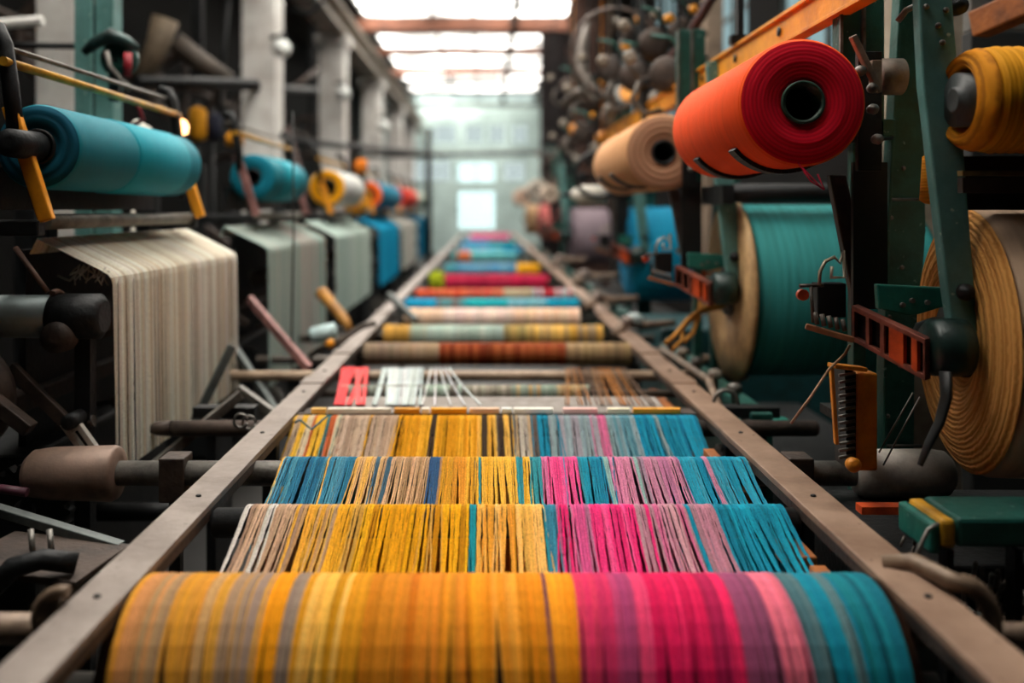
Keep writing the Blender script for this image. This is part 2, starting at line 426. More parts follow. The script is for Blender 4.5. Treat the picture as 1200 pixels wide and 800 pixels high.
# ------------------------------------------------------------------ yarn drapes
def strand_sheet(bands, x0, x1, pathf, K, pitch, r, parent, axis=0, comp=(.6, .95), cl=(4, 16), lean=0.0, tstart=0.0, name='yarn_band', gap=0.0, u_of=None, wob=.0, rj=.25, zj=.002, strayp=0.0, shift=1.5, pj=0.0, flow=0.0):
    """bands: (fraction end, [hex,...], label or None); pathf(s)->(a,b) profile point; strands spread along the X (axis 0) or Y (axis 1) direction"""
    n = int((x1 - x0) / pitch)
    xs = [x0 + (i + .5) * (x1 - x0) / n for i in range(n)]
    # clumps
    i = 0; tgt = [0] * n; cmp_ = [0] * n; drop = [False] * n
    while i < n:
        big = random.random() < .2
        k = random.randint(cl[0], max(cl[0] + 2, cl[1] // 2)) if not big else random.randint(cl[1] // 2, cl[1] + 4)
        j = min(n, i + k); c = sum(xs[i:j]) / (j - i) + random.uniform(-1, 1) * pitch * shift
        f = random.uniform(*comp) if not big else random.uniform(.8, 1.0)
        for q in range(i, j): tgt[q] = c; cmp_[q] = f
        if gap and random.random() < gap:
            for q in range(i, j): drop[q] = True
        i = j
    bi = 0; meshes = [MB() for _ in bands]; run = 0; col = None
    mid = (x0 + x1) / 2; nb = bands
    for q in range(n):
        fr_ = (xs[q] - x0) / (x1 - x0)
        while bi < len(bands) - 1 and fr_ > bands[bi][0]: bi += 1; run = 0
        if run <= 0:
            bsel = bands[bi][1] if random.random() < .88 else bands[max(0, min(len(bands) - 1, bi + random.choice((-1, 1))))][1]
            col = lin(random.choice(bsel)); run = random.randint(1, 6)
        run -= 1
        if drop[q]: continue
        c = jit(col, .16); stray = random.choice((-1, 1)) * random.uniform(2, 7) * pitch if random.random() < strayp else 0
        pts = []; rs = []; dz = random.uniform(-zj, zj); ph = random.uniform(0, 6); lv = random.uniform(-.3, .3) * pitch
        for k in range(K):
            s = k / (K - 1); a, b, u = pathf(s)
            e = smooth(u)
            xx = xs[q] + (tgt[q] - xs[q]) * (1 - cmp_[q]) * e * 1.0 + lean * (xs[q] - mid) * u + (lv + stray) * u + flow * math.sin(9 * xs[q] + 1.3) * u + wob * math.sin(ph + s * 9) * u + random.uniform(-pj, pj) * pitch * min(1, u * 4)
            if axis == 0: pts.append((xx, a, b + dz * (.3 + u) + (.004 * u if stray else 0)))
            else: pts.append((a + dz * u, xx, b))
            rs.append(r * (1 + random.uniform(-rj, rj)))
        meshes[bi].tube(pts, rs, 4, False, c)
    for m, bnd in zip(meshes, bands):
        if not m.v: continue
        o = m.build(name, YARN, parent)
        if len(bnd) > 2 and bnd[2]: o['label'] = bnd[2]

def ridge_path(Dr, zr, rr=.05, L=.33, slope=26, back=.35, down=.5):
    sl = math.radians(slope); pts = []
    pts.append((Dr + rr + .015, zr - back, 0)); pts.append((Dr + rr + .005, zr - back * .4, 0))
    for k in range(7):
        th = -PI / 2 + (PI / 2 + sl) * k / 6     # normal angle from up, negative = back
        pts.append((Dr - math.sin(th) * rr, zr - rr + math.cos(th) * rr, .06 * max(0, k - 3)))
    a0, b0, _ = pts[-1]
    for k in range(1, 19):
        t = k / 18; pts.append((a0 - L * math.cos(sl) * t, b0 - L * math.sin(sl) * t - .012 * math.sin(PI * t), .18 + .82 * t))
    a1, b1, _ = pts[-1]
    pts.append((a1 - .02, b1 - .06, 1)); pts.append((a1 - .025, b1 - .2, 1)); pts.append((a1 - .03, b1 - down, 1))
    n = len(pts)
    return (lambda s: pts[min(n - 1, int(round(s * (n - 1))))]), n

def fracs(pxs, a, b):  # pixel limits at the ridge -> fractions
    return [(p - a) / (b - a) for p in pxs]
def drape(D, a, b, spec, label, **kw):
    zr = CAMZ - .9
    x0, x1 = (a - VX) / F * D, (b - VX) / F * D
    t = thing('yarn_sheet', ((x0 + x1) / 2, D, zr - .05), label, 'yarn sheet', None)
    f, K = ridge_path(D, zr, **{k: v for k, v in kw.items() if k in ('rr', 'L', 'slope', 'down')})
    bands = [(((p - a) / (b - a)), cols, lb) for p, cols, lb in spec]
    strand_sheet(bands, x0, x1, f, K, kw.get('pitch', .0042), kw.get('r', .0024), t, comp=kw.get('comp', (.2, .85)), cl=kw.get('cl', (2, 16)), lean=kw.get('lean', .05), wob=kw.get('wob', .0), strayp=.08, rj=.34, pj=.22, zj=.003, shift=2.5, flow=.008)
    return t
# the drape over the big drum, nearest the camera
DR, DZ, RR = 2.25, CAMZ - 1.139, .25
def drumpath():
    pts = []
    pts.append((DR + RR, DZ - .3, 0))
    for k in range(17):
        th = -PI / 2 + PI * k / 16 * 1.0
        pts.append((DR - math.sin(th) * RR, DZ + math.cos(th) * RR, max(0, (k - 9) / 7) * .7))
    pts.append((DR - RR - .005, DZ - .15, .9)); pts.append((DR - RR - .01, DZ - .35, 1)); pts.append((DR - RR - .01, DZ - .62, 1))
    n = len(pts)
    return (lambda s: pts[min(n - 1, int(round(s * (n - 1))))]), n
t = thing('yarn_sheet', (.05, DR, DZ), 'closest and widest sheet of yarn, golden magenta and teal, over a drum', 'yarn sheet')
f, K = drumpath()
a, b = 178, 1008
spec1 = [(218, ['#c88f5a', '#d09a60', '#c88f5a'], 'tan yarn band'), (262, ['#d89a38', '#a98a68', '#e0a02c', '#b9986e'], None), (305, ['#caa06c', '#b39578', '#d9a03a'], None), (330, ['#a99282', '#9c8470'], None), (352, ['#eda212', '#f0a818'], 'bright yellow yarn band'),
         (368, ['#a08c7c'], None), (402, ['#f2bd55', '#f6c868'], 'cream yellow yarn band'), (440, ['#cf9414', '#e0a020'], None), (480, ['#e09424', '#d88a1c'], None), (520, ['#e8962a', '#d47c14'], None), (575, ['#e59a24', '#d98e18', '#f0a83a'], 'golden yarn band'), (668, ['#f5a623', '#ee9a18', '#f8b03c'], 'amber yarn band'),
         (684, ['#6d3a66', '#5c3058'], 'purple yarn band'), (708, ['#e8446c', '#d83468'], None), (732, ['#b04474', '#c24676'], None), (748, ['#e84878'], None), (800, ['#e01a5c', '#f02868', '#d81458'], 'hot pink yarn band'), (838, ['#b81c54', '#c42458'], None),
         (870, ['#a45278', '#8c4a68'], 'mauve yarn band'), (900, ['#e07088', '#e8788c'], None), (922, ['#5c7c80', '#4a7076'], None), (960, ['#0d8aa0', '#0a7c94'], 'teal yarn band'), (1010, ['#0c6f80', '#12808c', '#0a5f70'], None)]
strand_sheet([((p - a) / (b - a), c, l) for p, c, l in spec1], (a - VX) / F * 2.33, (b - VX) / F * 2.33, f, K, .0042, .0030, t, comp=(.3, .85), cl=(5, 34), lean=.0, rj=.04, zj=.003, strayp=.05, shift=3, flow=.022)
dm = thing('drum', (.05, DR, DZ - RR), 'dark drum carrying the closest wide sheet of yarn', 'drum')
MB().lathe((-.86, DR, DZ), (1, 0, 0), [(0, .2), (.005, RR - .008), (1.81, RR - .008), (1.815, .2)], 64).build('shell', surf('drum_wood', '#3a2417', '#160d09', .8, 0, 6), dm)
MB().lathe((-1.0, DR, DZ), (1, 0, 0), [(0, .03), (2.08, .03)], 20).build('shaft', STEEL, dm)
S2 = [(296, ['#d8d4cc', '#c9c4bb'], 'off-white yarn band'), (352, ['#cbab8c', '#bd9c80', '#a88a74', '#d4b498'], 'beige yarn band'), (400, ['#e0b25a', '#c9a070', '#e8b040'], None), (440, ['#edb22c', '#d9ab50', '#f0b820'], None),
      (550, ['#f2b81c', '#eeb010', '#e8a818', '#c98e10'], 'bright yellow yarn band'), (636, ['#f2be5c', '#eeb44c', '#f5c670', '#e8a83a'], 'pale gold yarn band'), (650, ['#1f9aa6', '#3f8fa8'], 'teal yarn band'), (690, ['#d65a94', '#c0658e', '#e8609c', '#b87898'], None),
      (742, ['#f03c86', '#ec2f7c', '#f45a98'], 'hot pink yarn band'), (800, ['#c48a9c', '#d06c94', '#b58794', '#cc9aa4'], 'mauve pink yarn band'), (832, ['#b4929a', '#c08698', '#a8808c'], None), (918, ['#12a2bc', '#1094ae', '#1cacc2', '#0c86a0'], 'turquoise yarn band')]
drape(2.861, 290, 915, S2, 'second yarn sheet from the camera, pale gold centre between yellow and pink', comp=(.05, .75), cl=(3, 14))
S3 = [(420, ['#3f8aa6', '#347c98', '#5496ac', '#2c7090'], 'steel blue yarn band'), (462, ['#d9b27c', '#4c6f84', '#c8a070', '#e8b860'], None), (505, ['#dcb48c', '#c9a27c', '#b8946e'], 'peach beige yarn band'), (520, ['#3b5f86', '#c8a060'], None), (560, ['#eeb640', '#e09c34', '#d8a030'], None),
      (626, ['#f4c24c', '#eeb634', '#f0bc48'], 'yellow yarn band'), (640, ['#3d9aa4', '#d878a0'], None), (655, ['#e44a8a', '#ea5c96'], None), (675, ['#e85a98', '#f06aa2', '#3a98a4'], None), (706, ['#2498b0', '#3a90a0', '#1e88a4'], None), (738, ['#cf7ca4', '#c4809a', '#d88aa8'], 'pink yarn band'), (752, ['#8fb4ac', '#9a8090'], None),
      (792, ['#c07a9c', '#b88498', '#cc88a4'], None), (872, ['#1a98b6', '#2aa2bc', '#148aa8', '#3c9ab0'], 'blue teal yarn band')]
drape(3.414, 333, 872, S3, 'third yarn sheet from the camera, steel blue at its left end', comp=(.1, .8), cl=(2, 13))
S4 = [(402, ['#2f8a8c', '#e0a838', '#d8c8a8', '#3a7c84', '#c86a3c', '#e8b83c'], 'mixed teal orange yarn band'), (468, ['#bda48c', '#b09680', '#c8b09a'], 'beige yarn band'), (560, ['#e2a21e', '#d89818', '#eab030'], 'mustard yarn band'), (600, ['#ecbc58', '#e4ac3c', '#4a3c30'], None),
      (628, ['#b8aea0', '#c0a880', '#6c6058'], None), (642, ['#1c88a4'], None), (690, ['#93a3a6', '#84989c', '#a09aa0'], 'grey yarn band'), (708, ['#d86f98', '#c06a8c'], None), (742, ['#7f9aa0', '#8ca0a4', '#5c8c98'], None), (815, ['#0f86a4', '#0c7898', '#1892ae'], 'deep teal yarn band')]
drape(4.108, 348, 814, S4, 'fourth yarn sheet from the camera, mustard middle and deep teal right end', comp=(.45, .9), cl=(3, 9), slope=32)

# comb bar with coloured tabs on the top edge of the fourth sheet
cb = thing('comb_bar', (0, 4.17, CAMZ - .905), 'thin bar of cream and yellow tabs along the top of the fourth yarn sheet', 'bar')
MB().bb((-.86, 4.155, CAMZ - .915), (.93, 4.175, CAMZ - .9)).build('bar', BARD, cb)
for p0, p1, c in [(365, 382, '#d9b060'), (384, 458, '#d8d2c4'), (462, 492, '#c98c14'), (494, 503, '#e6dccb'), (505, 547, '#e0a010'), (550, 585, '#dcb898'), (588, 600, '#dfe4e0'), (602, 648, '#f0ece0'), (660, 700, '#ecc2b8'), (712, 738, '#f2e6c8'), (742, 797, '#eda22a')]:
    MB().bb(((p0 - VX) / F * 4.16, 4.15, CAMZ - .9), ((p1 - VX) / F * 4.16, 4.18, CAMZ - .878)).build('tab', surf('tab' + c, c, c, .7, 0, 9, 0), cb, .002)

tb = thing('cloth_table', (.05, 4.5, CAMZ - 1.0), 'pale grey cloth-covered board between fourth sheet and thin tan bar', 'board')
MB().bb((-.70, 4.22, CAMZ - .925), (.82, 4.56, CAMZ - .905)).build('cover', CLOTHG, tb, .006)
MB().bb((-.95, 4.3, CAMZ - 1.0), (1.0, 4.4, CAMZ - .926)).build('support_beam', IRONB, tb, .005)

def cross_bar(D, h, x0, x1, r, mat, label, name='roller', extra=None):
    t = thing(name, ((x0 + x1) / 2, D, CAMZ - h - r), label, 'roller')
    MB().lathe((x0, D, CAMZ - h), (1, 0, 0), [(0, r * .75), (.012, r), (x1 - x0 - .012, r), (x1 - x0, r * .75)], 20).build('tube', mat, t)
    return t
# rollers under the sheets; long ends stick out beyond the rails
rl = cross_bar(2.62, 1.165, -1.62, 1.62, .03, BAR, 'tan cross roller showing right of the closest yarn sheet, beneath the rails')
rl = cross_bar(2.861, .953, -.835, .95, .045, IRON, 'dark roller inside the second yarn sheet')
g = cross_bar(3.414, .957, -1.36, 1.36, .045, STEEL, 'grey roller with fat sleeves carrying the third yarn sheet')
for sgn, m_, nm in ((-1, surf('brown_sleeve', '#8a7264', '#574638', .5, .3, 7), 'brown sleeve'), (1, surf('grey_sleeve', '#bdb8ae', '#88837b', .5, .3, 7), 'grey sleeve')):
    o = MB().lathe((sgn * 1.335, 3.414, CAMZ - .957), (sgn, 0, 0), [(0, .06), (.005, .092), (.02, .1), (.24, .094), (.31, .084), (.335, .06), (.345, .03), (.347, .0)] if sgn < 0 else [(0, .05), (.005, .072), (.03, .086), (.27, .088), (.33, .08), (.35, .06), (.352, 0)], 36).build('sleeve', m_, g)
    o['label'] = nm
    MB().bb((sgn * 1.13 - .045, 3.36, CAMZ - 1.05), (sgn * 1.13 + .045, 3.47, CAMZ - .89)).build('bearing_block', IRONB, g, .006)
    MB().bb((sgn * 1.13 - .02, 3.40, 0), (sgn * 1.13 + .02, 3.44, CAMZ - 1.05)).build('leg', IRON, g)
g = cross_bar(4.108, .955, -1.38, 1.45, .035, IRONB, 'dark brown roller with tapered left end carrying the fourth yarn sheet')
MB().lathe((-1.38, 4.108, CAMZ - .955), (-1, 0, 0), [(0, .035), (.06, .03), (.1, .018), (.102, 0)], 20).build('tapered_end', IRONB, g)
for sgn in (-1, 1):
    MB().bb((sgn * 1.2 - .14, 4.28, CAMZ - .95), (sgn * 1.2 + .14, 4.36, CAMZ - .9)).build('carrier_block', CORE, g, .004)
    MB().bb((sgn * 1.2 - .02, 4.09, 0), (sgn * 1.2 + .02, 4.36, CAMZ - .95)).build('leg', IRON, g)
g = cross_bar(5.39, .951, -1.5, 1.5, .03, surf('pale_tan_bar', '#ab957e', '#75614e', .5, .1, 9), 'thin pale tan bar crossing both rails with coral and white threads')
g = cross_bar(6.15, .975, 1.05, 1.62, .028, BAR, 'tan stub bar poking out right, level with the rust roll')
g = cross_bar(7.3, 1.0, -1.45, 1.6, .03, BARD, 'dull bar beneath the pale green and gold roll')
# banded rolls lying across the rails
def banded_roll(D, a, b, h, r, spec, label, ends=True):
    x0, x1 = (a - VX) / F * D, (b - VX) / F * D
    t = thing('yarn_roll', ((x0 + x1) / 2, D, CAMZ - h - 2 * r), label, 'yarn roll', None)
    zc = CAMZ - h - r
    pa = a
    for p, cols, lb in spec:
        xa, xb = (pa - VX) / F * D, (p - VX) / F * D
        m = MB(); prof = []; cl = []; xx = xa; q = 0
        step = max(.007, .0011 * D)
        while xx < xb - 1e-6:
            if q % 3 == 0: c = jit(lin(random.choice(cols)), .12)
            e = min(xb, xx + step); rj = r * random.uniform(-.03, .03)
            prof += [(xx - xa, r - .003 + rj), (xx - xa + (e - xx) * .3, r + rj), (xx - xa + (e - xx) * .7, r + rj), (e - xa, r - .003 + rj)]; cl += [c] * 4
            xx = e; q += 1
        m.lathe((xa, D, zc), (1, 0, 0), prof, 28, cols=cl)
        o = m.build('yarn_band', YARN, t)
        if lb: o['label'] = lb
        pa = p
    MB().lathe((-1.0, D, zc), (1, 0, 0), [(0, .02), (2.08, .02)], 12).build('spindle', BARD, t)
    return t
banded_roll(4.86, 400, 690, .905, .045, [(470, ['#8a8f84', '#7a7466'], None), (545, ['#a8b8a8', '#9cac9c', '#7c746c'], 'pale green band'), (600, ['#a9a090', '#8c8878'], None), (690, ['#b8a078', '#8c9a8c', '#a88c64'], None)], 'striped green and tan roll just behind the pale grey board')
banded_roll(6.27, 427, 738, .885, .076, [(470, ['#94806a', '#8a7662'], 'tan band'), (515, ['#9c8468', '#a48c72'], None), (570, ['#8a3e1c', '#7a3014', '#a0522a'], 'rust brown band'), (620, ['#944822', '#a85c30', '#7c3618'], None), (662, ['#8e4020', '#9c5028'], None), (738, ['#a08460', '#8c7458', '#b0946c'], 'tan band')], 'rust brown roll with tan ends, just behind the thin tan bar')
banded_roll(7.2, 450, 706, .88, .085, [(480, ['#c89a48', '#b88a40'], None), (500, ['#9aa898', '#b0a888'], None), (590, ['#a9bcae', '#9cb0a4', '#b4c4b4'], 'pale green band'), (625, ['#8a7a50', '#b89a58'], None), (706, ['#d8a850', '#c8963c', '#e0b464', '#a08868'], 'gold band')], 'pale green and gold roll behind the rust brown roll')
banded_roll(8.32, 474, 679, .87, .09, [(520, ['#e8c8ac', '#dfbfa2'], None), (600, ['#ead2c4', '#e6ccc0', '#e8d4c8'], None), (679, ['#e8c4a4', '#e0b896', '#ecccb4'], None)], 'pinkish cream roll behind the green and gold roll')
banded_roll(9.45, 475, 678, .89, .07, [(512, ['#1c9cc4', '#1890b8'], 'bright blue band'), (545, ['#7a6c68', '#5a8c90'], None), (595, ['#20aab4', '#2cb4b8'], None), (640, ['#6cacb8', '#7cb4c0'], None), (678, ['#18a4c0', '#1494b4'], None)], 'turquoise striped roll behind the pinkish cream roll')
banded_roll(10.5, 488, 672, .88, .065, [(545, ['#d8603c', '#e07850', '#c84c34'], 'coral band'), (590, ['#cc5044', '#d06c50'], None), (625, ['#c8b090', '#b8a488'], 'beige band'), (672, ['#b8303c', '#c4c8cc', '#b43040'], None)], 'coral and beige striped roll behind the turquoise roll')
banded_roll(12.6, 519, 642, .86, .12, [(600, ['#b02344', '#a41e40', '#b42a48'], None), (642, ['#b81e44', '#a81c3c'], None)], 'wide plain crimson roll far down the rails')
banded_roll(15.4, 522, 632, .88, .1, [(535, ['#4c9ca8'], None), (605, ['#5494bc', '#5c98b8', '#6ca4bc'], 'blue band'), (632, ['#eaa814', '#f0b020'], 'yellow band')], 'blue roll with a bright yellow right end')
banded_roll(18.6, 530, 606, .82, .1, [(536, ['#4c9ca0'], None), (552, ['#e0784c', '#d8683c'], 'orange band'), (606, ['#5cb4bc', '#68bcc0'], None)], 'pale aqua roll with an orange patch')
banded_roll(22.0, 538, 612, .85, .1, [(590, ['#48a4c8', '#6cb8cc', '#8c9cc0'], None), (612, ['#1488b4'], None)], 'sky blue roll with lavender streaks')
banded_roll(26.5, 542, 604, .84, .12, [(572, ['#2c98c8'], None), (604, ['#188c94'], None)], 'blue and green roll next to the far pink roll')
banded_roll(31.0, 551, 597, .78, .2, [(580, ['#dc4c7c', '#e05888'], None), (597, ['#d8487c'], None)], 'farthest roll, pink, in front of the end window')
# coral and white loose threads over the tan bar
def threads_flat(x0, x1, ya, yb, za, zb, n, cols, label, spread=0.0, name='loose_threads', cl=3, dx=0.0):
    m = MB(); c0 = None
    for i in range(n):
        if i % cl == 0: c0 = random.uniform(-1, 1)
        fx = (i + .5) / n; xx = x0 + (x1 - x0) * fx; c = jit(lin(random.choice(cols)), .1)
        xe = xx * .86 + c0 * spread + dx * (fx - .2) + random.uniform(-.003, .003)
        pts = [(xx, ya + .035, za - .16), (xx, ya + .03, za - .02), (xx, ya, za + .012)]
        for k in range(1, 7):
            t_ = k / 6; pts.append((xx + (xe - xx) * t_, ya + (yb - ya) * t_, za + .008 + (zb - za) * t_ - .01 * math.sin(PI * t_)))
        m.tube(pts, .0035, 4, False, c)
    return tag(m.build(name, YARN), label, 'threads')
zt = CAMZ - .918
threads_flat(-.83, -.68, 5.39, 4.3, zt, CAMZ - .9, 40, ['#f05a5c', '#f47470', '#e84c50'], 'coral red threads looped over the left of the thin tan bar', .05, cl=7)
threads_flat(-.60, -.36, 5.39, 4.3, zt, CAMZ - .9, 30, ['#dfe6e2', '#cfd8d6', '#bcc8c6'], 'white threads hanging beside the coral red threads', .03, cl=4)
threads_flat(-.33, -.2, 5.39, 4.3, zt, CAMZ - .9, 5, ['#e8ecea'], 'five loose white threads slanting apart from the main white bunch', .02, cl=1, dx=.2)
threads_flat(.45, .80, 5.39, 4.3, zt, CAMZ - .9, 24, ['#6c5444', '#8c6848', '#4c3c34', '#a86c34'], 'brown threads stretched under the right of the thin tan bar', .02, cl=2, dx=.1)
# yellow-green spool ends outside the crimson roll
tag(MB().lathe(W(512, 331, 12.4), (0, 0, 1), [(-.12, .07), (-.12, .1), (.13, .1), (.13, .03), (.16, .03)], 16).build('bobbin', surf('lime_yarn', '#a9b420', '#75801a', .8)), 'lime green bobbin at the left end of the crimson roll', 'bobbin')

# small iron loops and brackets on the rails
def loop(name, pts, r, mat, label, cat='bracket'):
    return tag(MB().tube(pts, r, 10).build(name, mat), label, cat)
def arcpts(c, u, w, r, a0, a1, n=14, rw=None):
    c = Vector(c); u = Vector(u); w = Vector(w); rw = rw or r
    return [c + u * (math.cos(a0 + (a1 - a0) * k / n) * r) + w * (math.sin(a0 + (a1 - a0) * k / n) * rw) for k in range(n + 1)]
ux, uy, uz = Vector((1, 0, 0)), Vector((0, 1, 0)), Vector((0, 0, 1))
loop('iron_loop', [Vector((1.0, 2.36, RZ + .0)), Vector((1.06, 2.32, RZ + .02))] + arcpts((1.08, 2.17, RZ - .06), ux, uz, .09, PI / 2, -PI / 2 - .2), .022, surf('worn_tan_iron', '#8a7460', '#5a4838', .5, .2, 8), 'thick tan iron loop hooked around the right rail', 'loop')
loop('iron_loop', arcpts((-.955, 2.12, RZ - .03), ux, uz, .06, PI / 2 - .2, PI * 1.6), .014, surf('worn_tan_iron', '#8a7460'), 'tan iron loop hooked around the left rail', 'loop')
loop('iron_loop', arcpts((1.11, 4.35, RZ - .0), ux, uz, .055, -.5, PI * 1.2), .009, STEEL, 'small pale iron ring beside the right rail', 'loop')
for i, (px, py, D, lbl) in enumerate([(282, 493, 3.9, 'small coiled spring ring left of the left rail, by the dark block'), (292, 495, 4.0, 'small coiled spring ring touching the left rail')]):
    c = W(px, py, D)
    loop('spring_ring', arcpts(c, ux, uz, .028, 0, PI * 1.9, 14), .006, STEEL, lbl, 'ring')

# ------------------------------------------------------------------ rolls with their axis along the hall
def axial_roll(name, c, D0, D1, r, body, face, core, label, cat='yarn roll', corer=.3, spindle=True, wraps=None, group=None):
    x, z = c
    t = thing(name, (x, (D0 + D1) / 2, z - r), label, cat, group)
    L = D1 - D0
    rc = r * corer
    bdm = MB().lathe((x, D0, z), (0, 1, 0), [(0, r * .96), (.012, r), (L - .012, r), (L, r * .96), (L, rc)], 72)
    bdm.f = bdm.f[:-2]; bdm.sm = bdm.sm[:-2]
    bdm.build('wound_yarn' if 'yarn' in cat else 'wound_fabric', body, t)
    fm = MB(); prof = []
    nr = 14
    for k in range(nr + 1):
        rr = rc + (r * .96 - rc) * k / nr
        prof.append((-.0015 * (k % 2) + random.uniform(-.001, .001) - .012 * math.sin(PI * k / nr), rr))
    fm.lathe((x, D0, z), (0, 1, 0), prof, 72)
    fm.f = [f for f in fm.f if len(f) == 4]; fm.sm = [True] * len(fm.f)
    fm.build('end_face', face, t)
    MB().lathe((x, D0 - .012, z), (0, 1, 0), [(0, rc), (0, rc * .84), (L * .9, rc * .8), (L * .9, rc * .98)], 48, closed=True).build('core_tube', core, t)
    if spindle:
        MB().lathe((x, D0 + L * .5, z), (0, 1, 0), [(0, rc * .3), (0, rc * .82), (L * .5 + .12, rc * .6)], 24).build('spindle', IRON, t)
    return t
redbody = wound('red_windings_lit_orange', '#ff5410', axis='Y', freq=260, streak=.12)  # warm light on the red roll's side is painted in as orange
red = axial_roll('yarn_roll', (1.0, CAMZ + .34), 2.97, 4.03, .2025, redbody,
                 rings('red_face', '#f01030', '#d80c28', 160, cc=(0, 0, .2025), dist=.4, contrast=.7, bump=.12), COREG, 'large orange red yarn roll held at the upper right with a green core', corer=.34)
axial_roll('yarn_roll', (1.0, CAMZ + .325), 5.3, 6.9, .215, wound('peach_windings', '#d8a070', axis='Y', freq=160, streak=.15), rings('peach_face', '#b98a6c', '#a67c60', 60, cc=(0, 0, .215), dist=.5, contrast=.8), CORE, 'peach tan yarn roll behind the orange red roll', corer=.32)
# small cream rolls further down on the right
for i, (px, py, rpx, D, Lg, c, l) in enumerate([(690, 228, 11, 8.6, .9, '#d8d4c8', 'small off-white roll lying above the grey violet beam'), (645, 227, 10, 14.0, 1.2, '#d8c4b0', 'small cream roll high on the right in the far row'), (631, 222, 12, 17.0, 1.5, '#dcd0c0', 'larger cream roll in the far row on the right'), (613, 231, 10, 21.0, 1.5, '#dcb8a0', 'pinkish cream roll nearest the end wall on the right')]):
    p = W(px, py, D); r = rpx / F * D
    if i == 0:
        t = thing('yarn_roll', (p.x, p.y, p.z - r), l, 'yarn roll')
        MB().lathe((p.x - .17, D, p.z), (1, .1, 0), [(0, .02), (.03, r * .6), (.1, r), (.33, r), (.34, r * .5)], 24).build('wound_yarn', wound('offwhite_w', c), t)
        MB().lathe((p.x - .25, D, p.z), (1, .1, 0), [(0, .02), (.65, .02)], 12).build('spindle', IRON, t)
    else:
        axial_roll('yarn_roll', (p.x, p.z), D, D + Lg, r, wound('cream_w%d' % i, c, axis='Y'), rings('cream_f%d' % i, c, '#8c7c6c', 40, cc=(0, 0, r)), CORE, l)
# left row
LX = lambda D0: -525 / F * 3.52
lx = -1.68; lz = CAMZ + .237
BLUEF = wound('teal_blue_fabric', '#037888', axis='Y', freq=400, rough=.6, streak=.1)
BLUE2 = wound('bright_turquoise_fabric', '#0a96a8', axis='Y', freq=400, rough=.6, streak=.1)
bl = axial_roll('fabric_roll', (lx, lz), 3.52, 5.02, .16, BLUEF, rings('navy_face', '#0a5268', '#08465a', 50, cc=(0, 0, .16), dist=.5), CORE, 'large turquoise fabric roll at the upper left, nearest in its row', 'fabric roll', corer=.42)
o = MB().lathe((lx, 4.12, lz), (0, 1, 0), [(0, .16), (.004, .1645), (.7, .1645), (.704, .16)], 72).build('brighter_band', BLUE2, bl); o['label'] = 'brighter turquoise band'  # slightly wider sleeve in a brighter turquoise along part of the roll
o = MB().lathe((lx, 3.3, lz), (0, 1, 0), [(0, .02), (.005, .05), (.2, .055), (.22, .03)], 32).build('spindle_cap', IRON, bl)
b2 = axial_roll('fabric_roll', (lx, lz), 6.75, 7.97, .165, BLUEF, rings('blue_face2', '#0a7a90', '#08687c', 50, cc=(0, 0, .165), dist=.5), CORE, 'second turquoise fabric roll on the left, behind the nearest one', 'fabric roll', corer=.36)
o = MB().lathe((lx, 7.1, lz), (0, 1, 0), [(0, .165), (.004, .17), (.55, .17), (.554, .165)], 60).build('brighter_band', BLUE2, b2)  # brighter turquoise sleeve on the second roll as well
r3 = axial_roll('yarn_roll', (lx, lz), 9.9, 11.5, .195, wound('white_w', '#d5d6d0', axis='Y'), rings('yellow_face', '#eaa50c', '#c98208', 30, cc=(0, 0, .195)), CORE, 'white yarn roll on the left with a yellow end ring', corer=.5)
r4 = axial_roll('yarn_roll', (lx, lz - .02), 13.4, 16.5, .2, wound('deep_teal_w', '#1c7f9c', axis='Y'), rings('orange_face', '#f06a1c', '#c84c10', 30, cc=(0, 0, .2)), CORE, 'blue yarn roll on the left with an orange end ring', corer=.45)
axial_roll('yarn_roll', (lx, lz), 17.6, 20.5, .2, wound('redw', '#e04434', axis='Y'), rings('red_face3', '#e04434', '#a82c20', 30, cc=(0, 0, .2)), CORE, 'red yarn roll behind the orange ended blue roll', corer=.3)
axial_roll('yarn_roll', (lx, lz), 20.9, 24, .2, wound('palegw', '#b8c8b8', axis='Y'), rings('pale_face3', '#b8c8b8', '#90a090', 30, cc=(0, 0, .2)), CORE, 'pale green yarn roll, farthest in the left row', corer=.3)
p = W(415, 241, 12.2)
tag(MB().lathe((p.x, 12.2, p.z), (0, 1, 0), [(0, .03), (0, .11), (.03, .14), (.3, .14), (.35, .1), (.36, .03)], 30).build('bobbin', wound('amber_w', '#d8931c', axis='Y')), 'amber bobbin hung below the orange ended blue roll', 'bobbin')
for px, py, D, h, c, l in [(232, 145, 9.0, .32, '#c98a18', 'tall amber bobbin above the nearest turquoise roll'), (275, 163, 8.6, .14, '#d08c1c', 'short amber bobbin above the second turquoise roll'), (250, 148, 9.2, .26, '#1c2030', 'dark navy bobbin between the two amber bobbins'), (423, 194, 11.6, .16, '#d87820', 'orange bobbin above the white yarn roll')]:
    p = W(px, py, D)
    t = thing('bobbin', (p.x, p.y, p.z - h / 2), l, 'bobbin')
    MB().lathe((p.x, p.y, p.z - h / 2), (0, 0, 1), [(0, .05), (.02, .085), (h - .03, .08), (h, .04)], 24).build('wound_yarn', wound('bob' + c, c, axis='Z'), t)
    MB().lathe((p.x, p.y, 0), (0, 0, 1), [(0, .016), (p.z + h / 2 + .05, .014)], 10).build('peg', IRON, t)

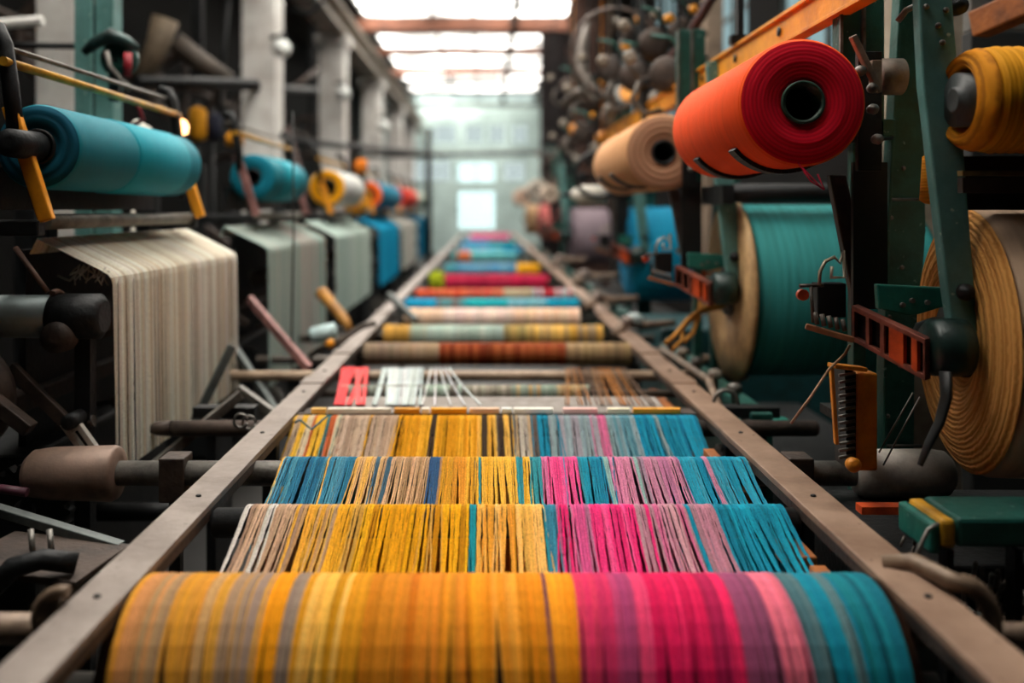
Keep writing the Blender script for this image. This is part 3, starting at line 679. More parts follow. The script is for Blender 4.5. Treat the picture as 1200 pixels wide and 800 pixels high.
# ------------------------------------------------------------------ hanging warp sheets on the left
def hang(D0, D1, cols_top, label, xb=-1.77, zb=CAMZ - .114, xf=-1.48, zf=CAMZ - .256, zend=CAMZ - 1.05, pitch=.0062, cl=(4, 12), gap=.12, comp=(.45, .8), r=.0036):
    t = thing('warp_sheet', (xf, (D0 + D1) / 2, zend), label, 'warp sheet')
    pts = [(xb - .03, zb - .06, 0), (xb, zb, 0)]
    for k in range(1, 6):
        s = k / 6; pts.append((xb + (xf - xb) * s, zb + (zf - zb) * s, .02))
    pts += [(xf - .012, zf + .002, .03), (xf, zf - .012, .06), (xf + .004, zf - .04, .5)]
    for k in range(1, 9):
        s = k / 8; pts.append((xf + .004 + .01 * s, zf - .04 + (zend - zf + .04) * s, .5 + .5 * s))
    K = len(pts)
    strand_sheet(cols_top, D0, D1, lambda s: pts[min(K - 1, int(round(s * (K - 1))))], K, pitch, r, t, axis=1, comp=comp, cl=cl, gap=gap, name='thread_band', rj=.1)
    return t
WT = ['#ece9dc', '#e6e2d2', '#f0eee2', '#dcd5c4', '#d8ccb4']
hang(3.7, 5.55, [(.4, WT, None), (1, WT, None)], 'white threads hanging in a wide curtain at the left, nearest one', gap=0, comp=(.15, .5), cl=(6, 20))
hang(6.35, 8.6, [(.5, ['#a9b8b0', '#98aca4', '#b4bcb4'], None), (.8, ['#d0a8a0', '#b8b8b0', '#9cb0a8'], None), (1, ['#a0b4ac', '#8ca49c'], None)], 'grey green thread curtain, second on the left', gap=0, pitch=.008, r=.005, zend=CAMZ - 1.2)
hang(9.2, 11.9, [(.4, ['#b4c4bc', '#a0b4ac'], None), (1, ['#c4d0c8', '#a8bcb0'], None)], 'pale mint thread curtain, third on the left', gap=0, pitch=.012, r=.007)
hang(12.9, 15.7, [(1, ['#1a94bc', '#1288b0', '#22a0c4'], None)], 'bright blue thread curtain, fourth on the left', gap=0, pitch=.014, r=.0085)
hang(16.3, 19.4, [(1, ['#b8b8ac', '#c4bcb4', '#a0aca4'], None)], 'grey white thread curtain, beyond the bright blue one', gap=0, pitch=.018, r=.01)
hang(20.2, 23.6, [(1, ['#106c8c', '#0c6080'], None)], 'dark teal thread curtain, farthest on the left', gap=0, pitch=.02, r=.012)
# frayed ends below the nearest white sheet
fm = MB()
for i in range(16):
    a0 = W(random.uniform(92, 128), random.uniform(308, 318), 3.72); b0 = a0 + Vector((random.uniform(-.05, .02), random.uniform(-.02, .02), random.uniform(-.07, -.03)))
    fm.tube([a0, (a0 + b0) / 2 + Vector((random.uniform(-.02, .02), 0, 0)), b0], .003, 5, True, jit(lin('#b8b2a4')))
a0 = W(68, 323, 3.75); fm.tube([a0, W(82, 329, 3.73), W(98, 312, 3.72), W(112, 322, 3.72), W(128, 318, 3.72)], .005, 5, True, lin('#a8a294'))
tag(fm.build('frayed_threads', YARN), 'frayed grey thread ends under the edge of the nearest white curtain', 'threads')

# ------------------------------------------------------------------ left winding frames (one per roll)
def left_frame(label, D0=3.42, D1=5.25, detail=True, up=ORANGE):
    t = thing('winding_machine', (-1.75, (D0 + D1) / 2, 0), label, 'loom frame', None)
    for y0 in (D0, D1):
        arm = MB().bar((-1.735, y0, 2.28), (-1.60, y0, 1.86), .035, .055, (1, 0, 0))
        o = arm.build('lean_arm', up, t, .006)
        MB().tube([(-1.715, y0, 2.18), (-1.735, y0, 2.36), (-1.755, y0, 2.50), (-1.78, y0, 2.56), (-1.83, y0, 2.57)], .03, 10).build('arm_hook', IRON, t)
        yp = y0 + .62 if y0 == D0 else y0
        MB().bar((-1.9, yp, 1.86), (-1.9, yp, 0), .07, .1, (0, 1, 0)).build('post', IRON, t, .008)
        MB().bar((-1.66, y0, 1.1), (-2.5, y0, 1.75), .05, .06, (0, 1, 0)).build('diagonal_brace', IRONB, t, .005)
        MB().bb((-2.62, yp - .05, 0), (-2.5, yp + .05, 2.3)).build('post', IRON, t, .008)
        MB().bb((-2.6, y0 - .03, 1.805), (-1.62, y0 + .03, 1.865)).bb((-2.6, min(y0, yp) - .03, 1.805), (-2.5, max(y0, yp) + .04, 1.865)).build('bearer', IRON, t, .008)
    MB().tube([(-1.735, D0 - .05, 2.435), (-1.735, D1 + .05, 2.435)], .017, 12).build('yellow_pipe', YELP, t)
    MB().tube([(-1.78, D0 - .1, 2.50), (-1.78, D1 + .1, 2.52)], .010, 10).build('guide_rod', STEEL, t)
    MB().tube([(-1.66, D0 + .1, 1.855), (-1.66, D1, 1.855)], .03, 16).build('side_bar', surf('side_bar_paint', '#78766c', '#4a4640', .5, .2), t)
    MB().bb((-1.88, D0 + .35, .9), (-1.85, D1, 1.74)).build('side_panel', IRON, t)
    MB().bb((-1.86, D0 + .1, 1.9), (-1.84, D1 - .05, 2.06)).build('backing_panel', IRON, t)
    for i in range(3):
        MB().bb((-2.3 + i * .2, D0 + .1, .55 + i * .28), (-2.2 + i * .2, D1, .62 + i * .28)).build('stretcher', IRONB, t, .006)
    MB().bb((-2.5, D0 + .2, .12), (-1.75, D1 - .1, .95)).build('lower_casing', IRON, t, .02)
    MB().lathe((-1.98, D0 + .02, 1.2), (0, 1, 0), [(0, .03), (0, .2), (.05, .22), (.08, .22), (.08, .17), (.12, .17), (.12, .05), (.2, .05)], 36).build('pulley', IRONB, t)
    MB().gear((-1.72, D0 + .1, .78), (0, 1, 0), .17, 22, .05).build('gear', IRON, t)
    MB().gear((-1.55, D0 + .1, .55), (0, 1, 0), .12, 16, .05).build('gear', STEEL, t)
    MB().lathe((-1.62, D0 + .1, 1.42), (0, 1, 0), [(0, .02), (.01, .06), (D1 - D0 - .25, .06), (D1 - D0 - .24, .02)], 24).build('take_up_roller', IRONB, t)
    for i in range(6):
        MB().lathe((-1.66, D0 + .2 + i * .25, 1.06 + .03 * (i % 2)), (1, 0, .2), [(0, .012), (.12, .012), (.12, .022), (.15, .022)], 10).build('adjuster', BARD, t)
    return t
lf = left_frame('black iron winding frame holding the nearest turquoise roll, with orange leaning arms')
def dupf(D, l):
    c = copy_tree(lf); c.location = (-1.75, D + .9, 0); c['label'] = l; return c
f2 = dupf(6.55, 'black iron winding frame holding the second turquoise roll')
for ch in kids(f2):
    if ch.name.startswith('lean_arm'):
        ch.data = ch.data.copy(); ch.data.materials[0] = PINKP; ch['label'] = 'pinkish leaning arm'
dupf(9.7, 'dark winding frame holding the white roll with the yellow end')
dupf(13.3, 'dark winding frame holding the blue roll with the orange end')
dupf(17.4, 'dark winding frame holding the red roll')
dupf(21.0, 'dark winding frame holding the pale green roll')

# big grey tube with belt (axis across)
gt = thing('cross_shaft', (-1.8, 3.35, CAMZ - .47), 'thick grey shaft with a brown belt at the left edge below the white curtain', 'shaft')
o = MB().lathe((-2.6, 3.62, CAMZ - .41), (1, 0, 0), [(0, .082), (.93, .083), (.935, .05)], 40).build('tube', surf('blue_grey_paint', '#6d7a7a', '#454e4e', .35, .3, 5, .1), gt)
MB().lathe((-1.67, 3.62, CAMZ - .41), (1, 0, 0), [(0, .05), (.0, .085), (.04, .085), (.05, .088), (.18, .088), (.2, .06)], 40).build('hub', IRON, gt)
MB().tube(arcpts((-1.66, 3.62, CAMZ - .41), uy, uz, .095, PI * .6, -PI * .7, 18), .012, 8).tube([W(18, 290, 3.52), W(38, 318, 3.5), W(56, 342, 3.5)], .010, 8).build('belt', surf('belt_leather', '#7a5a4c', '#4c362c', .6), gt)
MB().bb((-2.5, 3.57, 0), (-2.4, 3.67, 1.42)).build('stand', IRON, gt)
MB().bb((-1.58, 3.6, 0), (-1.52, 3.66, 1.42)).build('stand', IRON, gt)
def strut(name, a, b, w, tt, mat, label, cat='strut', up=(0, 0, 1), bev=.004):
    return tag(MB().bar(a, b, w, tt, up).build(name, mat, None, bev), label, cat)
s1 = thing('slotted_link', W(75, 500, 3.7), 'two piece slotted arm slanting below the big grey shaft', 'arm')
MB().bar(W(12, 430, 3.58), W(80, 497, 3.56), .03, .05).build('upper_link', IRONB, s1, .004)
sl = MB(); a0, b0 = W(80, 492, 3.55), W(133, 566, 3.54)
dd = (b0 - a0).normalized(); nn = Vector((dd.z, 0, -dd.x)).normalized()
sl.bar(a0 + nn * .022, b0 + nn * .022, .03, .02, nn); sl.bar(a0 - nn * .022, b0 - nn * .022, .03, .02, nn); sl.bar(a0, a0 + dd * .05, .02, .05, nn)
sl.build('slotted_link', surf('pale_steel', '#b5b0a6', '#77726a', .4, .2), s1, .002)
MB().lathe(W(80, 495, 3.5), (0, 1, 0), [(0, .012), (0, .03), (.1, .03)], 16).build('pivot', IRON, s1)
strut('diagonal_strut', W(168, 556, 4.0), W(282, 462, 4.3), .03, .045, STEEL, 'pale steel strut rising to the right under the nearest white curtain')
strut('diagonal_strut', W(225, 500, 4.6), W(272, 405, 4.7), .03, .04, GREYM, 'steep grey strut behind the foot of the nearest white curtain')
strut('diagonal_strut', W(292, 350, 5.8), W(362, 432, 5.5), .04, .05, PINKP, 'brownish strut slanting down in front of the grey green curtain')
strut('diagonal_strut', W(270, 400, 5.6), W(330, 492, 5.2), .035, .045, GREYM, 'grey strut crossing beside the left rail')
strut('diagonal_strut', W(280, 455, 5.0), W(322, 485, 4.9), .03, .04, STEEL, 'short steel strut beneath the long pale bar')
strut('diagonal_strut', W(455, 345, 8.3), W(487, 375, 8.0), .05, .05, GREYM, 'grey strut by the left rail near the turquoise striped roll')
strut('sloping_bar', W(-20, 592, 3.0), W(142, 641, 2.9), .04, .03, GREYM, 'long grey arm sloping to the right at the lower left edge')
strut('sloping_bar', W(-20, 645, 2.8), W(122, 662, 2.75), .3, .02, IRONB, 'wide brown plate at the lower left edge')
tag(MB().tube([W(-10, 571, 3.3), W(32, 577, 3.3)], .016, 10).build('rod', surf('plum_paint', '#5c3040', '#351a24', .5), None), 'plum coloured rod pointing at the brown sleeve', 'rod')
wh = thing('cable_guard', W(20, 660, 2.6), 'dark curved guard with two pale pegs at the lower left', 'guard')
MB().tube([W(-10, 690, 2.6), W(15, 665, 2.6), W(50, 655, 2.62), W(90, 660, 2.65)], .03, 12).build('hood', IRON, wh)
for px in (36, 58): MB().tube([W(px, 620, 2.75), W(px + 3, 652, 2.72)], .009, 8).build('peg', STEEL, wh)
lb = cross_bar(2.2, .98, -1.6, -.99, .035, BAR, 'short tan roller stub at the bottom left edge')
br = thing('hook_bracket', W(55, 720, 2.15), 'tan hooked bracket hanging on the short stub at the bottom left', 'bracket')
MB().tube([W(73, 690, 2.15), W(62, 700, 2.13), W(50, 725, 2.12), W(40, 752, 2.12)], .014, 10).tube([W(76, 697, 2.15), W(66, 712, 2.13), W(52, 740, 2.12)], .008, 8).build('hook', surf('worn_tan_iron', '#8a7460'), br)
# cross shaft left under the white curtain (brown sleeve helper arms) and bars
for i, (a, b, y_, h_, rr, m_, l) in enumerate([(130, 330, 4.9, 1.15, .03, IRONB, 'low dark bar behind the nearest white curtain'), (20, 250, 4.2, 1.35, .04, IRON, 'low black bar under the left frame'), (300, 420, 6.4, 1.02, .028, BARD, 'dull bar joining the left rail near the white cylinder')]):
    cross_bar(y_, h_, (a - VX) / F * y_, (b - VX) / F * y_, rr, m_, l, 'cross_rod')
p = W(380, 390, 6.2)
wc = thing('bobbin', (p.x, p.y, p.z - .05), 'white bobbin lying left of the left rail', 'bobbin')
MB().lathe(p - Vector((.09, .02, .02)), (1, .2, .22), [(0, .03), (.008, .052), (.17, .055), (.18, .03)], 28).build('wound_yarn', wound('mintw', '#bcd4d4'), wc)
MB().lathe(p - Vector((.12, .026, .028)), (1, .2, .22), [(0, .012), (.25, .012)], 12).build('peg', IRON, wc)
lv = thing('bent_lever', W(400, 395, 6.0), 'dark bent lever with orange knob beside the left rail', 'lever')
MB().tube([W(362, 418, 6.0), W(385, 402, 6.0), W(400, 398, 6.0), W(425, 382, 6.0), W(440, 378, 6.0)], .02, 10).build('shank', BARD, lv)
MB().lathe(W(386, 403, 5.94), (0, 1, 0), [(0, .01), (0, .028), (.04, .028)], 14).build('knob', ORANGE, lv)
tag(MB().tube([W(376, 342, 7.3), W(390, 358, 7.2), W(402, 372, 7.0), W(410, 386, 6.9)], [.05, .045, .04, .03], 12).build('bent_pipe', surf('ochre_paint', '#b07a2c', '#6c4417', .6)), 'ochre bent pipe below the pale mint thread curtain', 'pipe')
tag(MB().tube([W(343, 130, 5.6), W(344, 270, 5.6), W(342, 412, 5.6), W(341, 492, 5.3)], .006, 6).build('hanging_string', CORE), 'thin black cord hanging in front of the grey green curtain', 'cord')
tag(MB().tube([W(345, 495, 4.0), W(352, 492, 4.0), W(365, 503, 4.0), W(385, 486, 4.05)], .005, 6).build('loose_string', surf('teal_cord', '#1c6c80', '#104c5c', .7)), 'loose teal cord lying at the left end of the fourth yarn sheet', 'cord')

# overhead things on the left
tag(MB().bb((-2.36, 5.66, 0), (-2.25, 5.8, 5.3)).bb((-2.46, 5.6, 0), (-2.36, 5.64, 5.3)).build('service_duct', TEALP, None, .004), 'upright teal service duct beside the nearest white column', 'duct')
for i, (px, py, D, l) in enumerate([(330, 57, 12.2, 'round white lamp globe on the second white column'), (402, 110, 17.8, 'round white lamp globe on the third white column'), (450, 148, 24.0, 'round white lamp globe on the fourth white column')]):
    p = W(px, py, D); r = [11, 9, 7][i] / F * D
    t = thing('wall_lamp', (p.x, p.y, p.z - r), l, 'lamp')
    MB().lathe((p.x, p.y, p.z - r), (0, 0, 1), [(r - r * math.cos(PI * k / 14), max(.001, r * math.sin(PI * k / 14))) for k in range(15)], 28).build('globe', surf('opal_glass', '#d8dcd8', '#c0c4c0', .3, 0, 5, 0), t)
    MB().tube([(p.x, p.y + .02, p.z + r * .8), (p.x, p.y + .1, p.z + r * 1.6), (p.x - .18, p.y + .25, p.z + r * 1.6)], .03, 10).build('bracket', IRON, t)
def pipe(pts, r, mat, label, name='pipe', cat='pipe'):
    return tag(MB().tube(pts, r, 14).build(name, mat), label, cat)
pipe([W(162, 100, 9), W(185, 52, 9.0), W(194, 22, 9.0)], [.11, .11, .13], surf('khaki_paint', '#6e5f4c', '#4a3e30', .7), 'thick khaki chute slanting up behind the nearest turquoise roll', 'chute', 'chute')
pipe([W(205, 48, 9.4), W(235, 72, 9.5), W(268, 96, 9.6)], .10, surf('dim_khaki', '#4a4036', '#2c2620', .7), 'dim khaki chute slanting down to the right of the thick chute', 'chute', 'chute')
pipe([W(-408, 60, 6.3), W(50, 24, 6.3)], .035, WHITEP, 'short pale pipe left of the nearest white column')
pipe([W(-20, 52, 5.6), W(95, 54, 5.7)], .02, IRON, 'thin black pipe crossing the nearest white column')
pipe([W(160, 95, 8), W(300, 98, 9.5)], .05, IRON, 'black pipe running level above the second turquoise roll')
pipe([W(285, 102, 12), W(372, 106, 15)], .05, IRON, 'black pipe running between the second and third white columns')
pipe([W(240, 155, 12), W(520, 182, 20)], .05, IRON, 'long black conduit sloping behind the left rolls')
pipe([W(412, 183, 22), W(745, 176, 22)], .06, GREYM, 'level grey pipe crossing the hall before the end wall')
pipe([W(502, 150, 22), W(502, 340, 22)], .08, IRON, 'upright dark pole left of the end window', 'pole', 'pole')
pipe([W(268, 0, 12), W(262, 60, 12), W(255, 150, 12)], .03, IRON, 'thin dark downpipe left of the second white column')
pipe([W(336, 10, 14), W(362, 16, 14), W(385, -5, 14), W(392, -147, 14)], .04, IRON, 'sagging cable between the second column and the girder', 'cable', 'cable')
pipe([W(340, 105, 15), W(375, 80, 16)], .05, IRONB, 'brown brace between second and third white columns')
pipe([W(248, 190, 14), W(282, 178, 14), W(330, 210, 14)], .05, IRONB, 'brown bent pipe under the second white column')
pipe([W(345, 190, 13), W(335, 150, 13), W(352, 205, 13), W(372, 260, 13)], .05, surf('ruddy_iron', '#5a4440', '#30231f', .6), 'reddish bent pipe below the third white column')
# hand-lever mechanism above nearest roll
hm = thing('tension_lever', W(132, 70, 5.0), 'dark green lever mechanism in front of the teal duct', 'lever')
MB().tube([W(98, 62, 5), W(112, 50, 5), W(130, 42, 5), W(148, 48, 5), W(162, 58, 5)], [.02, .035, .045, .03, .018], 12).build('lever', surf('slate_green', '#2c4a48', '#14201f', .45, .2), hm)
MB().lathe(W(137, 68, 5.03) , (0, 1, 0), [(0, .03), (0, .09), (.03, .1), (.06, .1), (.06, .03)], 30).build('wheel', GREEND, hm)
MB().tube([W(125, 60, 4.95), W(128, 78, 4.95), W(140, 92, 4.95), W(152, 105, 4.95)], .016, 10).build('hook', STEEL, hm)
MB().tube([W(150, 62, 4.96), W(149, 90, 4.96)], .022, 10).build('red_handle', surf('red_paint', '#a82030', '#701420', .5), hm)
MB().bar(W(135, 68, 5.05), W(135, 118, 5.1), .05, .05, (0, 1, 0)).build('stem', IRON, hm)
pipe([W(160, 120, 5.0), W(168, 140, 5.05), W(150, 150, 5.1)], .012, surf('red_paint', '#a82030', '#701420', .5), 'short red cord above the nearest turquoise roll', 'cord', 'cord')
lm = tag(MB().tube([W(156, 150, 5.4), Vector((W(156, 150, 5.4).x, 5.4, 0))], .012, 8).lathe(W(154, 146, 5.4), (.6, 0, -.4), [(0, .01), (.01, .045), (.1, .05), (.12, .03)], 20).build('bobbin', wound('whitebob', '#dcd8cc')), 'white bobbin peeking over the nearest turquoise roll', 'bobbin')
gl = thing('signal_lamp', W(214, 158, 5.3), 'small glowing orange white lamp at the far end of the nearest turquoise roll', 'lamp')
MB().lathe(W(214, 158, 5.3), (0, 0, 1), [(0, .01), (.01, .03), (.05, .035), (.08, .02), (.09, .002)], 16).build('bulb', emit('lamp_glow', '#ffb070', 3.0), gl)
MB().lathe(W(214, 172, 5.3), (0, 0, 1), [(-.3, .012), (.04, .012), (.045, .03), (.065, .03)], 12).build('socket', IRON, gl)
# ceiling-side dark machinery on the left wall: line shaft with wheels
ls = thing('line_shaft', (-4.2, 12, 3.6), 'overhead line shaft with belt wheels against the dark left wall', 'shaft')
MB().lathe((-4.2, 4, 3.6), (0, 1, 0), [(0, .05), (26, .05)], 14).build('shaft', IRONB, ls)
for y0 in (6, 9.3, 13, 17, 22, 27):
    MB().lathe((-4.2, y0, 3.6), (0, 1, 0), [(0, .42), (0, .5), (.25, .5), (.25, .42)], 40, closed=True).box((-4.2, y0 + .12, 3.6), (.9, .06, .07)).box((-4.2, y0 + .12, 3.6), (.07, .06, .9)).build('belt_wheel', IRONB, ls)
    MB().bb((-4.28, y0 + .6, 3.6), (-4.12, y0 + .7, ROOF)).build('hanger', IRON, ls)

# ------------------------------------------------------------------ right: loom stand (posts, arm, bracket, ratchet bar)
st = thing('loom_stand', (1.42, 3.1, 0), 'green bolted loom stand beside the orange red roll, nearest on the right', 'loom stand', None)
# rear post: a channel section
pA = MB()
def quadpost(m, top, bot, zt_, zb_, w0, w1, y, d):
    m.prism([(bot - w1 / 2, y, zb_), (bot + w1 / 2, y, zb_), (top + w0 / 2, y, zt_), (top - w0 / 2, y, zt_)], (0, d, 0))
pA.prism([W(1033, 835, 3.6), W(1068, 835, 3.6), W(1072, 440, 3.6), W(1085, 270, 3.6), W(1078, -30, 3.6), W(1053, -30, 3.6), W(1037, 270, 3.6), W(1033, 440, 3.6)], (0, .015, 0))
pA.bar((1.325, 3.1, 0), (1.39, 3.1, 2.95), .015, .09, (0, 1, 0)) if False else None
for a_, b_, c_, d_ in ((1033, 830, 1033, 440), (1033, 440, 1037, 270), (1037, 270, 1053, -30)): pA.bar(W(a_, b_, 3.57), W(c_, d_, 3.57), .012, .07, (0, 1, 0))
rp_ = pA.build('rear_post', GREEND, st, .003, fixn=True)
for i in range(14):
    z = .35 + i * .19
    MB().lathe((1.545 + (z / 2.95) * .05 + (.02 if i % 2 else -.025), 3.602, z), (0, -1, 0), [(0, .009), (.005, .009), (.008, .004)], 8).build('bolt', STEEL, rp_)
for z in (1.0, 1.94):
    MB().tube([(1.51, 3.585, z), (1.66, 3.585, z)], .006, 8).build('tie_rod', STEEL, st)
for x0, x1 in ((1.245, 1.315), (1.325, 1.4)):
    MB().bb((x0, 3.3, 2.16), (x1, 3.38, 2.95)).build('upper_post', GREEND, st, .004)
    MB().bb((x0 - .006, 3.285, 2.16), (x0 + .004, 3.3, 2.95)).build('edge_strip', STEEL, st)
# front arm: slanted flat bar ending in a rounded hook
a0 = W(1092, -60, 2.85); a1 = W(1122, 395, 2.85)
fa = MB().prism([W(1074, -60, 2.85), W(1112, -60, 2.85), W(1143, 345, 2.85), W(1147, 395, 2.85), W(1145, 412, 2.85), W(1134, 430, 2.85), W(1112, 437, 2.85), W(1092, 433, 2.85), W(1086, 424, 2.85), W(1110, 405, 2.85), W(1116, 380, 2.85), W(1110, 340, 2.85), W(1082, 100, 2.85)], (0, .05, 0))
fa_ = fa.build('front_arm', TEALP, st, .006, fixn=True)
MB().lathe(W(1115, 407, 2.83), (-1, 0, 0), [(-.04, .085), (.0, .088), (.06, .085), (.075, .07), (.076, 0)], 32).build('arm_foot', surf('black_green_rubber', '#1d3b37', '#0c1a18', .4, .1), st)
for px, py in ((1085, 8), (1108, 12), (1099, 30), (1127, 343), (1104, 50), (1124, 378)):
    MB().lathe(W(px, py, 2.85), (0, -1, 0), [(0, .009), (.006, .009), (.009, .004)], 10).build('bolt', STEEL, fa_)
MB().lathe(W(1130, 342, 2.85), (0, -1, 0), [(0, .026), (.015, .026), (.02, .02), (.035, .014), (.036, 0)], 20).build('hub_bolt', IRON, fa_)
cbm = MB().prism([W(1028, 333, 2.93), W(1110, 337, 2.93), W(1119, 343, 2.93), W(1118, 356, 2.93), W(1078, 368, 2.93), W(1066, 370, 2.93), W(1030, 362, 2.93)], (0, .03, 0))
cb_ = cbm.build('cross_bracket', GREEN, st, .005, fixn=True)
for px, py in ((1057, 357), (1068, 352), (1086, 354)):
    MB().lathe(W(px, py, 2.93), (0, -1, 0), [(0, .008), (.012, .008)], 10).build('stud', STEEL, cb_)
# link arm and pulley (dark)
MB().prism([W(972, 205, 3.2), W(992, 205, 3.2), W(1024, 355, 3.2), W(1002, 362, 3.2)], (0, .04, 0)).build('link_arm', surf('brown_grey_link', '#4f4843', '#2e2926', .5, .2), st, .005, fixn=True)
MB().lathe(W(1020, 270, 3.22), (0, -1, 0), [(0, .028), (.03, .03), (.04, .02), (.045, 0)], 24).build('pulley', STEEL, st)
MB().tube([W(1035, 225, 3.24), W(1026, 245, 3.22), W(1021, 268, 3.2)], .012, 10).build('pulley_arm', BARD, st)
# tan cross sleeve and angled tan lever
MB().lathe(W(1027, 90, 3.2), (1, 0, 0), [(0, .04), (.004, .062), (.085, .062), (.09, .04)], 32).build('sleeve', surf('tan_sleeve', '#8c8072', '#5c5248', .5, .15), st)
MB().bar(W(999, 42, 3.02), W(1028, 102, 3.02), .02, .03, (0, 1, 0)).build('lever', BAR, st, .004)
MB().bb(W(1022, 70, 3.03), W(1034, 108, 3.03) + Vector((0, .03, 0))).build('lever_plate', BAR, st, .003)
for px, py in ((1023, 103), (1023, 128), (1028, 163), (1008, 83)):
    MB().lathe(W(px, py, 3.02), (0, -1, 0), [(-.02, .014), (.0, .018), (.012, .016), (.018, .006), (.019, 0)], 16).build('knob', STEEL, st)
MB().bb(W(1006, 60, 3.1), W(1034, 200, 3.1) + Vector((0, .03, 0))).build('back_plate', IRON, st, .003)
MB().bb(W(1000, 190, 3.15), W(1040, 362, 3.15) + Vector((0, .02, 0))).build('shade_plate', CORE, st)
MB().tube([W(1052, 25, 2.98), W(1062, 12, 2.97), W(1075, 6, 2.95)], .010, 8).build('clip', STEEL, st)
MB().lathe(W(1119, 8, 2.95), (0, -1, 0), [(0, .03), (.03, .03), (.03, .015), (.05, .015), (.051, 0)], 16).build('gear_stub', IRON, st)
# striped ratchet bar with openings
R0, R1 = W(998, 362, 2.98), W(1084, 402, 2.78)
rb = thing_dir = (R1 - R0)
def lerp(a, b, t_): return a + (b - a) * t_
tt = [0, .1, .18, .28, .36, .5, .58, .82, .88, .97, 1.0]
RUSTM = surf('maroon_rust', '#8a4a38', '#3c1c18', .55, .1, 14)
rm = MB(); rm2 = MB()
for a_, b_ in ((0, .04), (.2, .25), (.40, .46), (.52, .72), (.82, .9), (.97, 1.0)):
    p_, q_ = lerp(R0, R1, a_), lerp(R0, R1, b_)
    (rm2 if .5 < a_ < .95 else rm).prism([p_ + Vector((0, 0, .0)), q_, q_ - Vector((0, 0, .105)), p_ - Vector((0, 0, .095))], (.03, .03, 0))
rm.prism([R0 + Vector((0, 0, .012)), R1 + Vector((0, 0, .012)), R1 - Vector((0, 0, .004)), R0 - Vector((0, 0, .004))], (.035, .035, 0))
rm.prism([R0 - Vector((0, 0, .085)), R1 - Vector((0, 0, .095)), R1 - Vector((0, 0, .112)), R0 - Vector((0, 0, .1))], (.035, .035, 0))
rb_ = rm.build('ratchet_bar', RUSTM, st, .002, fixn=True)
for i_, (a_, b_) in enumerate(((0, 8), (8, 16))):
    q2 = MB(); q2.add(rm2.v[a_:b_], [tuple(k_ - a_ for k_ in f_) for f_ in rm2.f if a_ <= min(f_) < b_]); lab(q2.build('ratchet_tooth', ORANGER, rb_, .002, fixn=True), 'bright orange tooth of the ratchet bar')
MB().prism([R0 + Vector((.01, .03, 0)), R1 + Vector((.01, .03, 0)), R1 + Vector((.01, .03, -.1)), R0 + Vector((.01, .03, -.09))], (.02, .02, 0)).build('ratchet_backing', IRON, st, fixn=True)
MB().bar(W(944, 382, 2.98), W(1000, 398, 2.94), .03, .018).build('ratchet_tongue', surf('rusty_tan', '#8c5a34', '#4c2c1a', .6, .1), st, .003)
MB().lathe(W(1104, 380, 2.9), (0, 0, -1), [(-.02, .03), (0, .075), (.05, .09), (.09, .08)], 24).build('arm_socket', surf('black_paint', '#171b1c', '#0b0d0d', .35, .2), st)
# box of linkage
MB().bb(W(958, 332, 3.0), W(992, 372, 3.0) + Vector((0, .06, 0))).build('linkage_box', IRON, st, .004)
lk = MB()
for i in range(5): lk.tube([W(955 + i * 8, 366 + i * 2, 2.97), W(958 + i * 8, 380 + i * 2, 2.96)], .008, 8)
lk.tube([W(950, 335, 2.98), W(953, 378, 2.97)], .006, 8); lk.tube([W(937, 335, 2.98), W(965, 334, 2.98)], .006, 8)
lk.build('linkage_pins', BARD, st)
MB().lathe(W(939, 345, 2.96), (0, -1, 0), [(0, .01), (.0, .018), (.02, .018)], 12).build('red_button', ORANGER, st)
MB().tube([W(960, 334, 2.97), W(961, 318, 2.97), W(967, 306, 2.98), W(978, 301, 2.98), W(984, 308, 2.98), W(988, 294, 2.98), W(990, 325, 2.98), W(974, 325, 2.98), W(975, 312, 2.98)], .006, 8).build('wire_guide', surf('pale_wire', '#b8b09c', '#8a826c', .4, .3), st)
# cradle arms under the red roll
for y0 in (3.2, 3.75):
    cm = MB(); rr = .207
    prev = None
    pts = arcpts((1.0, y0, CAMZ + .34), ux, uz, rr + .004, -PI * .78, -PI * .16, 16)
    for k in range(16): cm.bar(pts[k], pts[k + 1], .075, .014, Vector((1.0, y0, CAMZ + .34)) - pts[k])
    cm.bar(pts[-1], (1.52, 3.55, CAMZ + .28), .04, .03)
    cm.build('cradle', CORE, st, .002)
MB().lathe((1.0, 4.06, CAMZ + .34), (0, 1, 0), [(0, .02), (.0, .06), (.05, .06), (.05, .02)], 24).bar((1.0, 4.09, CAMZ + .34), (1.4, 4.09, CAMZ + .3), .03, .06).bar((1.4, 4.11, CAMZ + .3), (1.4, 3.55, CAMZ + .3), .05, .05).build('spindle_bracket', IRON, st)
MB().bb((1.36, 3.5, 0), (1.75, 3.75, .03)).build('foot_plate', IRON, st, .004)
# stand under upper posts
MB().bb((1.36, 3.3, 2.16), (1.44, 3.62, 2.22)).bar((1.42, 3.6, 0), (1.42, 3.6, 2.16), .05, .06, (0, 1, 0)).build('lower_post', GREEND, st, .004)

def stand_copy(D, dx, label, skip=()):
    c = copy_tree(st); c.location = (1.42 + dx, 3.1 + D, 0); c['label'] = label
    return c
stand_copy(2.15, -.13, 'green loom stand before the dark teal beam, second on the right')
stand_copy(5.75, .0, 'green loom stand at the left of the bright blue beam')
stand_copy(12.4, -.14, 'green loom stand by the grey violet beam, farther down')

